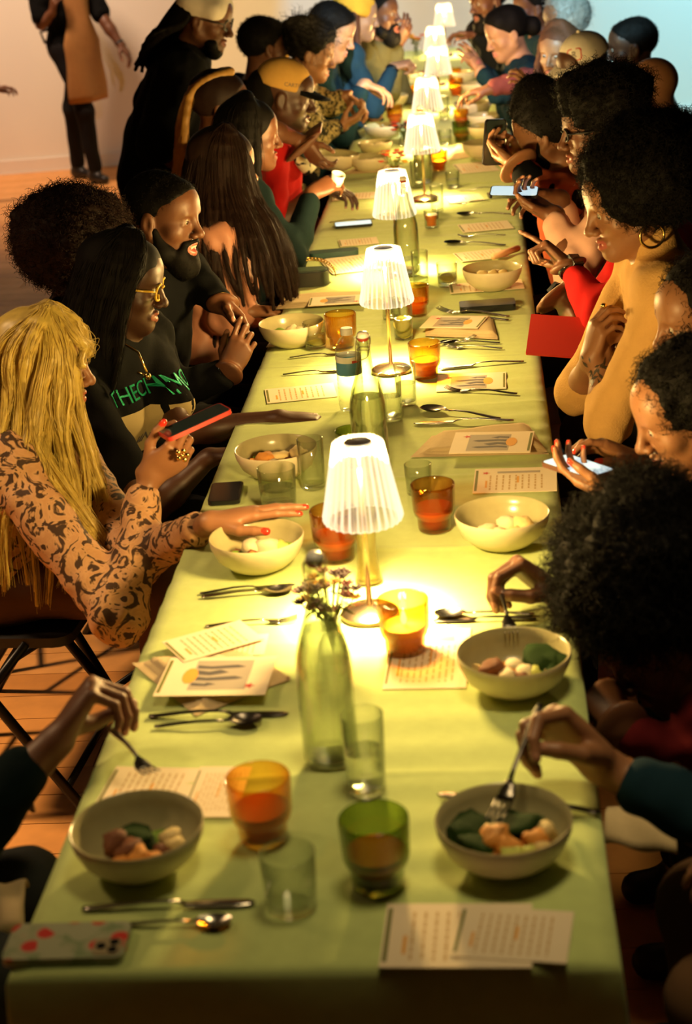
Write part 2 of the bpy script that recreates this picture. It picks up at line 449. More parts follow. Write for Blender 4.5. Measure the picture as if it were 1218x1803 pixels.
# ------------------------------------------------------------------ crockery
bowl_out = mat('cream_stoneware', (.72, .62, .42), rough=.38, noise=.06, nscale=60)
bowl_in = mat('sage_glaze', (.42, .38, .20), rough=.22, noise=.10, nscale=50)
def make_bowl():
    me_prof_out = [(.0005, 0), (.046, 0), (.048, .003), (.060, .008), (.080, .026), (.0905, .050), (.0925, .064), (.0915, .0665)]
    prof_in = [(.0915, .0665), (.0885, .065), (.086, .050), (.076, .029), (.057, .013), (.03, .009), (.0005, .009)]
    mb = MB(); mb.lathe(me_prof_out, 56, 0)
    mb2 = MB(); mb2.lathe(prof_in, 56, 0)
    return mb.mesh('bowl', bowl_out, True), mb2.mesh('glazed_inside', bowl_in, True)
BOWL_ME, GLAZE_ME = make_bowl()
def bowl(p, label, s=1., tilt=(0, 0), group='stoneware bowls along the table'):
    o = obj('serving_bowl', BOWL_ME, None, p, (tilt[0], tilt[1], 0)); o.scale = (s, s, s)
    tag(o, label, 'bowl', group); obj('glazed_inside', GLAZE_ME, o); return o
def blob_mesh(name, m, seed, squash=(1, 1, 1), amp=.22):
    r = np.random.default_rng(seed); mb = MB(); mb.ball((0, 0, 0), 1, 12)
    v = np.array(mb.v); v = v / (np.max(np.abs(v), 1)[:, None] ** .55 + 1e-6) * .9
    v = v * (1 + amp * wob(v + seed * 3.3, 2.4) + amp * .35 * wob(v + seed, 6.))[:, None] * np.array(squash)
    return new_mesh(name, v, mb.f, [m], True)
FOOD_M = dict(potato=mat('pale_potato', (.80, .58, .26), rough=.62, spec=.3, noise=.35, nscale=120, bump=.3, bscale=300), squash=mat('roast_squash', (.72, .30, .06), rough=.62, spec=.3, noise=.35, nscale=120, bump=.3, bscale=300),
              green=mat('green_leaf', (.20, .34, .04), rough=.62, spec=.3, noise=.35, nscale=120, bump=.3, bscale=300), dark=mat('dark_greens', (.022, .048, .010), rough=.8, spec=.1, noise=.35, nscale=120, bump=.3, bscale=300),
              brown=mat('browned_mushroom', (.20, .07, .03), rough=.62, spec=.3, noise=.35, nscale=120, bump=.3, bscale=300), pale=mat('pale_celery', (.55, .58, .14), rough=.62, spec=.3, noise=.35, nscale=120, bump=.3, bscale=300),
              cream=mat('cream_dumpling', (.85, .66, .42), rough=.62, spec=.3, noise=.35, nscale=120, bump=.3, bscale=300))
FOOD_ME = {}
for k, m in FOOD_M.items():
    FOOD_ME[k] = [blob_mesh({'potato': 'potato_chunk', 'squash': 'squash_cube', 'green': 'salad_leaf', 'dark': 'dark_leaf', 'brown': 'mushroom_piece', 'pale': 'celery_piece', 'cream': 'dumpling'}[k],
                            m, 3 + i, {'green': (1.2, .8, .22), 'dark': (1.4, 1., .25)}.get(k, (1, .82, .75)), .42 if k in ('green', 'dark') else .24 if k != 'cream' else .14) for i in range(3)]
FNAME = dict(potato=('potato_chunk', 'golden potato chunk'), squash=('squash_cube', 'orange roast squash cube'), green=('salad_leaf', 'bright green salad leaf'),
             dark=('dark_leaf', 'wilted dark green leaf'), brown=('mushroom_piece', 'browned mushroom piece'), pale=('celery_piece', 'pale green celery piece'), cream=('dumpling', 'round cream dumpling'))
def food(bp, items, where, z=.028):
    """items: (kind, dx, dy, radius)"""
    for kind, dx, dy, r in items:
        r *= 1.12
        nm, lb = FNAME[kind]
        o = obj(nm, FOOD_ME[kind][RNG.integers(3)], None, (bp[0] + dx, bp[1] + dy, bp[2] + z + r * .55), (RNG.uniform(-.3, .3), RNG.uniform(-.3, .3), RNG.uniform(0, 6)))
        o.scale = (r, r, r); tag(o, '%s in %s' % (lb, where), 'food', '%s in %s' % (lb, where))
    if len(items) > 4:
        mb = MB(); rr = np.random.default_rng(len(where)); xs = [i[1] for i in items]; ys = [i[2] for i in items]
        for _ in range(60):
            k = rr.integers(len(items)); dx, dy = items[k][1] + rr.normal() * .012, items[k][2] + rr.normal() * .012
            rad = math.hypot(dx, dy); dx, dy = (dx, dy) if rad < .06 else (dx * .06 / rad, dy * .06 / rad)
            q = rr.uniform(.005, .010); M = Matrix.Rotation(rr.uniform(0, 3), 4, 'Z') @ Matrix.Rotation(rr.uniform(0, 1), 4, 'X')
            mb.box((0, 0, 0), (q * 1.4, q, q), int(rr.integers(4)), M); n8 = len(mb.v) - 8
            for j in range(n8, n8 + 8): v_ = mb.v[j]; mb.v[j] = (v_[0] + dx, v_[1] + dy, v_[2] + .027 + q * .6 + .012 * rr.uniform() * 0 + .30 * (dx * dx + dy * dy) * 4)
        o = mb.build('salad_bits', [FOOD_M['potato'], FOOD_M['brown'], FOOD_M['green'], FOOD_M['squash']], None, loc=bp); tag(o, 'bed of diced salad in %s' % where, 'food', None, 'stuff')
def bz(px, py, z=.8165):   # bowl base from its rim centre
    p = at(px, py, z); return V3(p[0], p[1], ZT)
b = bz(240, 1452); bowl(b, 'bowl at front left, with the hanging fork over its rim'); w = 'the front left bowl'
food(b, [('brown', -.03, -.008, .020), ('brown', -.005, -.028, .02), ('squash', .01, -.045, .018), ('squash', .03, -.05, .016), ('potato', .045, .0, .018), ('green', .025, .005, .017), ('green', .012, .012, .014),
         ('potato', .055, -.02, .018), ('dark', -.01, .01, .024), ('brown', .04, -.03, .016), ('squash', -.015, -.05, .013), ('dark', .0, -.01, .02)], w)
b = bz(886, 1441); bowl(b, 'bowl at front right, with a spoon dipping into greens'); w = 'the front right bowl'
food(b, [('dark', -.045, .005, .027), ('dark', -.035, -.02, .024), ('dark', .02, .015, .028), ('dark', .035, .0, .022), ('squash', -.01, -.02, .024), ('squash', .005, -.035, .02), ('potato', -.012, .0, .018),
         ('potato', .055, .005, .017), ('squash', .04, -.02, .02), ('pale', .01, -.052, .017), ('pale', .03, -.045, .015), ('potato', .048, -.035, .015), ('green', -.03, -.045, .015)], w)
b = bz(904, 1147); bowl(b, 'bowl with a fork standing in it, second on the right'); w = 'the second bowl on the right'
food(b, [('brown', -.035, -.01, .02), ('squash', -.03, -.005, .017), ('cream', .0, -.01, .018), ('cream', .015, -.03, .017), ('squash', .005, -.02, .016), ('dark', .045, .01, .028), ('dark', .05, -.01, .02), ('pale', .03, -.03, .015),
         ('brown', .012, -.038, .015), ('cream', -.012, -.035, .015), ('green', .035, -.005, .014)], w)
b = bz(883, 903); bowl(b, 'cream bowl standing before the printed menu, third on the right'); w = 'the third bowl on the right'
food(b, [('cream', -.03, -.025, .018), ('cream', .01, -.005, .022), ('potato', .04, -.015, .022), ('squash', .015, .01, .014), ('brown', .02, -.01, .011), ('brown', -.005, -.03, .01), ('dark', -.012, .0, .008), ('cream', -.005, -.035, .014), ('squash', .045, .0, .012), ('potato', .025, -.035, .015)], w)
b = bz(451, 943); bowl(b, 'cream bowl with a hand resting behind its rim'); w = 'the bowl under the resting hand'
food(b, [('cream', -.01, -.01, .022), ('cream', .02, -.012, .024), ('dark', -.03, -.02, .014), ('brown', -.005, -.03, .013), ('pale', .045, .0, .017), ('green', .05, -.012, .014), ('dark', -.045, -.025, .009), ('squash', .0, -.035, .012)], w)
b = bz(485, 788); bowl(b, 'bowl between the two dark reaching hands', 1.0); w = 'the bowl between the reaching hands'
food(b, [('green', -.04, .0, .016), ('squash', -.02, -.015, .022), ('potato', .01, -.01, .022), ('potato', .05, .0, .024), ('brown', .03, -.02, .014), ('brown', .0, .01, .012), ('cream', -.005, -.03, .016)], w)
b = bz(512, 567); bowl(b, 'cream bowl left of the orange ribbed glass', 1.0); w = 'the bowl beside the orange ribbed glass'
food(b, [('green', -.03, -.005, .018), ('cream', .0, -.01, .02), ('cream', .025, -.005, .018), ('potato', .05, .0, .014), ('dark', -.012, -.02, .012)], w)
b = bz(866, 471); bowl(b, 'bowl with a fork handle, on cards left of the pointing hand'); w = 'the bowl set on cards'
food(b, [('potato', -.03, -.01, .022), ('potato', .0, -.015, .022), ('potato', .03, -.005, .02), ('cream', .012, .01, .02), ('cream', -.012, .0, .018)], w)
FARB = [((590, 271, .83), 'tilted bowl held by the bare brown arm', 1.05, (.0, .12)), ((650, 274, .8165), 'bowl beside the amber vase with berries', .95, (0, 0)), ((637, 186, .845), 'bowl held up by the woman in leopard print', .8, (.1, -.3)),
        ((672, 219, .8165), 'bowl behind the shadowed dark posy, left side', .95, (0, 0)), ((660, 246, .8165), 'dark-shadowed bowl left of the dark posy', .85, (0, 0)), ((688, 168, .8165), 'bowl below the dark sleeve at far left', 1., (0, 0)),
        ((857, 221, .8165), 'bowl behind the black phone, right side', 1., (0, 0)), ((852, 252, .8165), 'cream bowl left of the raised phone', 1.05, (0, 0)), ((832, 181, .8165), 'cream bowl under the reaching mauve arm', 1.05, (0, 0)),
        ((852, 199, .8165), 'bowl behind the dark resting sleeve, right side', .9, (0, 0)), ((840, 146, .8165), 'bowl beneath the mauve cuff at far right', 1., (0, 0)), ((722, 128, .8165), 'pale bowl at far left by the watch hand', .95, (0, 0)),
        ((815, 125, .8165), 'white bowl beside the woman in blue', .95, (0, 0))]
for i, ((x, y, z), lb, s, tl) in enumerate(FARB):
    p = at(x, y, z); b = V3(p[0], p[1], ZT if z < .82 else z - .0655)
    bowl(b, lb, s, tl)
    k = ['potato', 'cream', 'squash'][i % 3]
    food(b, [(k, -.02, -.01, .02), (k, .02, .0, .022), ('green' if i % 2 else 'dark', .0, .02, .018), ('cream', .0, -.03, .016)], lb, .022)

# ------------------------------------------------------------------ glasses and drinks
AMBER = glass('amber_glass', (.97, .78, .34), (.80, .42, .08))
BROWN = glass('brown_glass', (.88, .66, .36), (.60, .30, .10))
GREEN = glass('green_glass', (.66, .76, .34), (.28, .36, .10))
CLEAR = glass('clear_glass', (.985, .99, .975), (.80, .84, .76))
WATER = liquid('water', (.985, .99, .97), .62)
PUNCH = mat('orange_punch', (.62, .16, .02), rough=.15, subs=0, emit=None)
WAX = mat('tealight_wax', (.95, .80, .55), rough=.5)
FLAME = mat('flame', (1, .8, .4), emit=(1, .62, .22), estr=18)
def make_tumbler(ribs, m, nm):
    """stacking tumbler: ribbed wide upper part, step, plain narrow foot"""
    mb = MB()
    R = .0445
    out = [(.0005, 0, 0), (.0315, 0, 0), (.0335, .004, 0), (.0345, .024, 0), (.0352, .030, .3), (.0395, .034, 1), (.0425, .045, 1), (R, .092, 1), (R, .097, .3)]
    inn = [(R - .001, .0985, 0), (R - .003, .097, 0), (R - .0035, .092, 0), (.0395, .045, 0), (.036, .036, 0), (.031, .028, 0), (.0295, .008, 0), (.0005, .007, 0)]
    mb.lathe(out + inn, 40 * 4 if ribs else 48, 0, .012 if ribs else 0, 40 if ribs else 0)
    return mb.mesh(nm, m, True)
TUM = {k: make_tumbler(r, m, 'tumbler') for k, r, m in (('amber', True, AMBER), ('amberplain', False, AMBER), ('brown', False, BROWN), ('green', True, GREEN))}
PUNCH_ME = MB().lathe([(.0005, .0085), (.029, .0085), (.0305, .028), (.0352, .0365), (.0388, .046), (.0392, .055), (.0005, .055)], 40).mesh('drink', PUNCH, PI / 4)
def tumbler(kind, base, label, s=1., drink=True, candle=False):
    o = obj('tumbler', TUM[kind], None, base, (0, 0, RNG.uniform(0, 3))); o.scale = (s, s, s)
    tag(o, label, 'glass', 'coloured tumblers on the table')
    if drink: 
        d = obj('drink', PUNCH_ME, None, base); d.scale = (s, s, s * .9); tag(d, 'orange drink in the ' + label, 'drink', 'orange drinks')
    if candle:
        mb = MB(); mb.lathe([(.0005, .0085), (.0285, .0085), (.0295, .028), (.034, .0365), (.036, .05), (.0005, .05)], 32)
        c = mb.build('tealight', WAX, None, PI / 4, loc=base); c.scale = (s, s, s); tag(c, 'lit candle inside the ' + label, 'candle')
        mb = MB(); mb.lathe([(.0005, .050), (.004, .054), (.0055, .060), (.0035, .070), (.0005, .080)], 12); mb.build('flame', FLAME, c, True)
        add_light('candle_flame', 'POINT', (base[0], base[1], base[2] + .075), .35, (1, .5, .15), shadow_soft_size=.006)
    return o
def T(px, py, z=ZT): return at(px, py, z)
def rimbase(px, py, h):  # base below a rim centre seen at px,py
    p = at(px, py, ZT + h); return V3(p[0], p[1], ZT)
TUMS = [('amber', (453, 1368), 1.02, 'amber ribbed tumbler near the front, left of the green one', True, False), ('green', (657, 1440), 1.05, 'dark green ribbed tumbler at the front', True, False),
        ('amberplain', (708, 1055), 1.0, 'glowing orange tumbler holding a candle, beside the nearest lamp', False, True), ('brown', (761, 852), 1.0, 'brown tumbler left of the third bowl on the right', True, False),
        ('brown', (586, 898), 1.05, 'brown tumbler behind the nearest lamp shade', True, False), ('amberplain', (746, 603), .95, 'swirled peach tumbler right of the second lamp base', True, False),
        ('amber', (598, 552), 1.0, 'orange ribbed tumbler behind the plastic water bottle', False, False), ('amberplain', (731, 503), .9, 'orange tumbler behind the second lamp shade', True, False),
        ('amberplain', (771, 266), .85, 'small tumbler with orange drink near the fourth lamp', True, False), ('green', (811, 214), .95, 'green tumbler before the dark far right bowl', True, False),
        ('amber', (811, 193), .85, 'olive tumbler with orange drink behind the green one', True, False), ('amber', (694, 186), .95, 'orange tumbler at far left beside the held bowl', True, False),
        ('amber', (802, 138), .95, 'orange tumbler at far right near the mauve cuff', True, False), ('amber', (736, 150), .9, 'orange tumbler beside the seventh lamp', True, False),
        ('green', (618, 757), .85, 'pale green ribbed tumbler left of the second tall bottle', False, False), ('amber', (800, 120), .9, 'yellow tumbler at far right behind the mauve cuff', False, False)]
for k, q, s, lb, dr, ca in TUMS: tumbler(k, rimbase(q[0], q[1], .097 * s), lb, s, dr, ca)

def clear_tumbler(r, h, nm='tumbler'):
    mb = MB(); mb.lathe([(.0005, 0), (r * .86, 0), (r * .90, .003), (r, h), (r - .0012, h + .0008), (r - .0024, h), (r * .88 - .001, .012), (r * .5, .008), (.0005, .007)], 44)
    return mb.mesh(nm, CLEAR, True)
HB, OF = clear_tumbler(.032, .125), clear_tumbler(.039, .088)
HBW = MB().lathe([(.0005, .0085), (.0272, .012), (.0288, .066), (.0005, .066)], 32).mesh('water', WATER, PI / 4)
OFW = MB().lathe([(.0005, .0085), (.0335, .012), (.0352, .045), (.0005, .045)], 32).mesh('water', WATER, PI / 4)
LEMON = mat('lemon', (.80, .66, .10), rough=.4, noise=.15, nscale=120)
def lemon_slice(p, rot, label):
    mb = MB(); mb.lathe([(.0005, -.0025), (.021, -.0025), (.023, 0), (.021, .0025), (.0005, .0025)], 20)
    o = mb.build('lemon_slice', LEMON, None, PI / 4, loc=p, rot=rot); tag(o, label, 'lemon slice', 'lemon slices in the drinks')
CG = [('H', (646, 1390), 1., 'tall clear glass between the nearest bottle and the green tumbler', 1), ('O', (514, 1597), .95, 'empty clear glass at the front, left of the green tumbler', 0), ('O', (492, 895), 1.05, 'clear water glass behind the bowl with the resting hand', 1),
      ('H', (552, 858), .9, 'clear glass left of the nearest lamp shade', 0), ('O', (556, 612), .85, 'short clear glass with a yellow drink before the cream bowl', 1), ('H', (711, 596), .9, 'tall clear glass with lemon slices right of the second lamp stem', 1),
      ('H', (690, 738), .9, 'clear glass in front of the second lamp base', 1), ('H', (716, 712), .85, 'clear glass with lime, right of the second lamp base', 1), ('O', (788, 503), .85, 'clear short glass left of the bowl set on cards', 1),
      ('H', (741, 500), .85, 'clear glass right of the second lamp shade', 0), ('O', (760, 400), .7, 'clear glass holding orange drink by the third lamp', 0), ('H', (770, 372), .8, 'tall clear glass behind the orange drink', 0),
      ('O', (797, 330), .75, 'short clear glass below the rolled napkin, mid table', 1), ('O', (784, 255), .8, 'short clear glass right of the fifth lamp', 1), ('H', (735, 330), .85, 'tall clear glass before the fourth lamp', 0),
      ('O', (738, 868), .75, 'small clear glass behind the brown tumbler', 0), ('H', (782, 210), .9, 'clear glass right of the sixth lamp', 1), ('H', (745, 205), .8, 'clear glass left of the sixth lamp', 0), ('O', (760, 395), .0, '', 0)]
for k, q, s, lb, wt in CG:
    if s == 0: continue
    p = T(*q); o = obj('tumbler', HB if k == 'H' else OF, None, p); o.scale = (s, s, s); tag(o, lb, 'glass', 'clear water glasses')
    if wt:
        d = obj('water', HBW if k == 'H' else OFW, None, p); d.scale = (s, s, s); tag(d, 'water in the ' + lb, 'water', 'drinks in the clear glasses')
p = T(760, 400); d = obj('drink', PUNCH_ME, None, p); d.scale = (.62, .62, .85); tag(d, 'orange drink in the clear glass by the third lamp', 'drink', 'orange drinks')
p = T(711, 596); lemon_slice(p + V3(-.004, -.006, .045), (1.2, .2, 0), 'upper lemon slice in the tall clear glass'); lemon_slice(p + V3(.004, 0, .022), (1.0, -.3, 0), 'lower lemon slice in the tall clear glass')
p = T(788, 503); lemon_slice(p + V3(0, 0, .025), (.4, .2, 0), 'lemon slice in the short glass by the bowl on cards')
p = T(556, 612); lemon_slice(p + V3(0, 0, .018), (.2, .2, 0), 'lemon slice in the short glass before the cream bowl')

# ------------------------------------------------------------------ swing-top bottles
BOTTLE = glass('bottle_glass', (.975, .985, .95), (.50, .56, .34), edge=.36)
STOP_W = mat('white_ceramic', (.82, .80, .74), rough=.3); STOP_R = mat('red_rubber', (.42, .04, .02), rough=.5); WIRE = mat('steel_wire', (.6, .56, .5), rough=.3, metal=1.)
bprof = [(.0005, .003), (.030, .0), (.0385, .003), (.0405, .012), (.0405, .150), (.0390, .172), (.0330, .200), (.0240, .228), (.0175, .252), (.0148, .275), (.0140, .300), (.0162, .302), (.0165, .314), (.0145, .316)]
bin_ = [(.0105, .316), (.0105, .300), (.0113, .275), (.0140, .252), (.0205, .228), (.0295, .200), (.0360, .172), (.0375, .150), (.0375, .014), (.0300, .010), (.0005, .012)]
BOT_ME = MB().lathe(bprof + bin_, 48).mesh('bottle', BOTTLE, True)
def inside_r(z):
    zz = [q[1] for q in bin_[::-1]][2:]; rr = [q[0] for q in bin_[::-1]][2:]
    return float(np.interp(z, zz, rr))
def bottle(p, label, level, s=1.):
    o = obj('swing_top_bottle', BOT_ME, None, p, (0, 0, .6)); o.scale = (s, s, s); tag(o, label, 'bottle', 'clear swing-top water bottles')
    mb = MB(); mb.lathe([(.0005, .330), (.009, .329), (.0128, .324), (.013, .318), (.0115, .3165)], 20); mb.build('stopper', STOP_W, o, True)
    mb = MB(); mb.lathe([(.0118, .3165), (.0135, .3145), (.0118, .3115), (.0095, .309)], 20); mb.build('rubber_seal', STOP_R, o, True)
    mb = MB()
    for sx in (-1, 1):
        mb.tube([(sx * .0135, 0, .323), (sx * .0185, .001, .316), (sx * .0180, .003, .296), (sx * .0160, .007, .282), (sx * .0150, .012, .268)], .0011, 6)
    mb.tube([(-.015, .012, .268), (-.008, .0185, .262), (.008, .0185, .262), (.015, .012, .268)], .0011, 6)
    mb.tube([(-.0178, .0, .292), (0, -.0165, .292), (.0178, 0, .292), (0, .0165, .292), (-.0178, .0, .292)], .0010, 6)
    mb.build('wire_clasp', WIRE, o, True)
    if level:
        zs = np.linspace(.014, level, 12); prof = [(.0005, .0125)] + [(inside_r(z) - .0004, z) for z in zs] + [(.0005, level)]
        mb = MB(); mb.lathe(prof, 40); d = mb.build('water', WATER, None, PI / 4, loc=p); d.scale = (s, s, s); tag(d, 'water filling the ' + label, 'water', 'water in the bottles')
    return o
BOTS = [((584, 1338), 'swing-top bottle nearest the front, pink posy behind it', .215, 1.04), ((656, 838), 'second swing-top bottle, behind the nearest lamp shade', .185, 1.0), ((719, 486), 'third swing-top bottle, almost empty, before the third lamp', .06, .98), ((746, 322), 'swing-top bottle with red seal before the fifth lamp', .15, .95), ((757, 192), 'far swing-top bottle between orange tumblers', .12, .9), ((748, 240), 'swing-top bottle just left of the fifth lamp', .1, .85)]
for q, lb, lv, s in BOTS[:5]: bottle(T(*q), lb, lv, s)
# plastic water bottle
PET = glass('clear_plastic', (.99, .99, .985), (.85, .88, .85), .1)
def pet():
    p = T(620, 722)
    prof = [(.0005, .004), (.022, 0), (.030, .006)]
    for k in range(7):
        z = .014 + k * .0105; prof += [(.031, z), (.0318, z + .003), (.0318, z + .006), (.0304, z + .0085)]
    prof += [(.031, .092), (.031, .142), (.0318, .147), (.0312, .155), (.027, .170), (.019, .184), (.0125, .190), (.0122, .196)]
    o = MB().lathe(prof, 40).build('plastic_water_bottle', PET, None, True, loc=p); tag(o, 'disposable plastic water bottle with a blue label, left of the second tall bottle', 'bottle')
    MB().lathe([(.0120, .194), (.0145, .194), (.0145, .209), (.0130, .2105), (.0005, .2105)], 24, 0, .02, 24).build('cap', mat('white_plastic', (.85, .83, .78), rough=.4), o, PI / 5)
    MB().lathe([(.0316, .096), (.0319, .098), (.0319, .126), (.0316, .128)], 40).build('label_band', mat('blue_label', (.10, .30, .55), rough=.4), o, True)
    MB().lathe([(.0317, .128), (.0321, .129), (.0321, .142), (.0317, .143)], 40).build('white_band', mat('white_plastic', (.85, .83, .78)), o, True)
    mb = MB()
    for k in range(14): 
        a = -1.2 + k * .05; mb.box((.0323 * math.cos(a), .0323 * math.sin(a), .131), (.0006, .0018, .006), 0, Matrix.Rotation(a, 4, 'Z'))
    mb.build('red_stripe', mat('red_print', (.5, .05, .03)), o)
pet()

# ------------------------------------------------------------------ flowers
STEMG = mat('stem_green', (.12, .16, .03), rough=.6); PETAL = {k: mat('petal_' + k, c, rough=.6, noise=.25, nscale=90) for k, c in dict(pink=(.20, .045, .04), red=(.45, .04, .02), yellow=(.60, .34, .04), dark=(.06, .02, .02), cream=(.30, .22, .08)).items()}
LEAF = mat('leaf_olive', (.16, .18, .04), rough=.5, noise=.3, nscale=40)
def posy(p, label, n, h, r, kinds, vase=None, vh=.09, seed=1, fr=.008):
    rs = np.random.default_rng(seed)
    t = thing('flower_posy', label, 'flowers', p)
    if vase is not None:
        mb = MB(); mb.lathe([(.0005, 0), (.026, 0), (.028, .006), (.024, vh * .4), (.016, vh * .7), (.018, vh), (.0165, vh), (.0145, vh * .7), (.022, vh * .4), (.025, .009), (.0005, .008)], 30); mb.build('bud_vase', vase, t, True)
    for i in range(n):
        a = rs.uniform(0, 6.28); q = r * math.sqrt(rs.uniform()); z = h * rs.uniform(.72, 1.05)
        x, y = q * math.cos(a), q * math.sin(a)
        mb = MB(); mb.tube([(0, 0, .012), (x * .2, y * .2, vh), (x, y, z)], .0012, 5); st = mb.build('stem', STEMG, t, True)
        mb = MB(); k = kinds[rs.integers(len(kinds))]
        npet = 6
        for j in range(npet):
            th = 2 * PI * j / npet; M = Matrix.Rotation(th, 4, 'Z') @ Matrix.Rotation(-.5, 4, 'Y')
            mb.ball((x + fr * .8 * math.cos(th), y + fr * .8 * math.sin(th), z), (fr * .75, fr * .5, fr * .22), 6, 0, M)
        mb.ball((x, y, z + fr * .1), fr * .42, 6)
        mb.build('blossom', PETAL[k], st, True)
        if i % 2 == 0:
            mb = MB(); lx, ly, lz = x * .7, y * .7, z * .78
            M = Matrix.Rotation(a, 4, 'Z') @ Matrix.Rotation(.5, 4, 'Y'); mb.ball((lx, ly, lz), (fr * 1.6, fr * .6, fr * .12), 6, 0, M); mb.build('leaf', LEAF, st, True)
    return t
posy(T(588, 1160), 'pink and olive posy in a bud vase behind the nearest bottle', 34, .150, .055, ['pink', 'dark', 'dark', 'pink', 'yellow', 'dark'], CLEAR, .07, 3, .0085)
posy(T(697, 335), 'red berry posy in an amber vase before the fourth lamp', 22, .15, .06, ['red', 'cream', 'yellow', 'red'], AMBER, .10, 4, .009)
posy(T(690, 560), 'small red posy peeping over the second lamp shade', 12, .185, .03, ['red', 'yellow'], CLEAR, .12, 5, .009)
posy(T(757, 176), 'yellow posy beside the sixth lamp', 18, .15, .06, ['yellow', 'cream', 'red'], CLEAR, .10, 6, .012)
posy(T(712, 255), 'shadowed dark posy on the left half of the table', 18, .10, .06, ['dark', 'dark', 'red'], CLEAR, .06, 7, .012)
posy(T(733, 105), 'brown and yellow posy at the far end', 14, .16, .05, ['dark', 'yellow', 'red'], CLEAR, .08, 8, .014)

# tall slim carafe behind the first lamp stem
mb = MB(); mb.lathe([(.0005, 0), (.024, 0), (.026, .004), (.021, .03), (.0175, .07), (.020, .12), (.026, .15), (.025, .15), (.0185, .12), (.0160, .07), (.019, .03), (.023, .007), (.0005, .006)], 36)
o = mb.build('slim_glass_vase', glass('amber_tinted', (.985, .96, .88), (.86, .74, .46)), None, True, loc=T(650, 1025)); tag(o, 'slim clear vase standing right behind the nearest lamp stem', 'vase')
# ------------------------------------------------------------------ menus, napkins
PAPER = mat('cream_card', (.86, .72, .52), rough=.8, noise=.04, nscale=25)
P_GREY = mat('print_grey', (.42, .36, .30), rough=.8); P_DARK = mat('print_dark', (.10, .09, .10), rough=.8); P_OR = mat('print_orange', (.80, .38, .06), rough=.8)
P_RED = mat('print_red', (.62, .05, .04), rough=.8); P_GRN = mat('print_olive', (.16, .17, .03), rough=.8); P_TXT = mat('print_tan', (.60, .40, .18), rough=.8)
def quad_pts(q, z): return [at(*c, z) for c in q]
def card_part_meshes(kind, w, h, seed):
    """prints on a card of w x h (x right, y up), slightly raised flat ink"""
    rs = np.random.default_rng(seed); out = []
    def flat(name, polys, m, z):
        mb = MB()
        for p in polys: mb.prism(p, z - .0002, z)
        out.append((name, mb.mesh(name, m)))
    R = lambda x0, y0, x1, y1: [(x0 * w, y0 * h), (x1 * w, y0 * h), (x1 * w, y1 * h), (x0 * w, y1 * h)]
    if kind == 'cover':
        flat('picture', [R(-.22, -.36, .30, .40)], P_GREY, .0013)
        hills = []
        for k in range(4):
            y = .22 - k * .15; x1 = (.24, .10, .25, .02)[k]; t = (.055, .075, .06, .05)[k]
            hills.append([(-.20 * w, (y + t) * h), (-.08 * w, (y + t * .4) * h), ((x1 - .08) * w, (y + t * 1.1) * h), (x1 * w, (y + t * .2) * h), ((x1 - .06) * w, (y - .02) * h), (-.06 * w, (y - t * .8) * h), (-.20 * w, (y - t * .4) * h)])
        flat('hills', hills, P_DARK, .0015)
        flat('sun', [[(-.24 * w + .07 * w * math.cos(a), .0 + .20 * h * math.sin(a)) for a in np.linspace(0, 2 * PI, 14)[:-1]]], P_OR, .0016)
        st = []
        for k in range(10):
            a = 2 * PI * k / 10; r = .055 * w if k % 2 == 0 else .022 * w; st.append((.33 * w + r * math.cos(a), -.27 * h + r * 1.0 * math.sin(a)))
        flat('red_flower', [st], P_RED, .0016)
    else:
        st = [(-.36 * w + (.05 if k % 2 == 0 else .02) * w * math.cos(2 * PI * k / 10), .30 * h + (.05 if k % 2 == 0 else .02) * w * math.sin(2 * PI * k / 10)) for k in range(10)]
        if kind == 'menu': flat('red_flower', [st], P_RED, .0016); flat('title_line', [R(-.22, .28, .30, .36)], P_GREY, .0014)
        rows = []
        n = 9
        for k in range(n):
            x = -.30 + .62 * k / (n - 1); y1 = .20 if kind == 'menu' else .36
            yy = y1
            while yy > -.38:
                ln = rs.uniform(.05, .14); rows.append(R(x - .010, max(-.40, yy - ln), x + .010, yy)); yy -= ln + .03
        flat('text_lines', rows, P_TXT, .0014)
        flat('heading_line', [R(-.36, -.3, -.335, -.02)], P_OR, .0015); flat('heading_line', [R(.02, -.12, .045, .14)], P_OR, .0015)
    flat('olive_stripe', [R(-.485, -.42, -.455, .42)], P_GRN, .0014)
    return out
def card(q, label, kind='cover', z=ZT, seed=1, group='menu cards on the table', flip=False):
    """q: four photo corners (near-left, near-right, far-right, far-left) on the plane z"""
    P = quad_pts(q, z); c = sum(P) / 4
    ex = (P[1] - P[0] + P[2] - P[3]) / 2; ey = (P[3] - P[0] + P[2] - P[1]) / 2
    w, h = np.linalg.norm(ex), np.linalg.norm(ey); a = math.atan2(ex[1], ex[0])
    w = min(w, .30); h = min(h, .24)
    o = MB().prism([(-w/2, -h/2), (w/2, -h/2), (w/2, h/2), (-w/2, h/2)], 0, .0011).build('menu_card', PAPER, None, loc=(c[0], c[1], z), rot=(0, 0, a + (PI if flip else 0)))
    tag(o, label, 'menu card', group)
    for nm, me in card_part_meshes(kind, w, h, seed): obj(nm, me, o)
    return o
NAPK = mat('oat_linen_napkin', (.62, .48, .27), rough=.95, noise=.08, nscale=60, bump=.15, bscale=500)
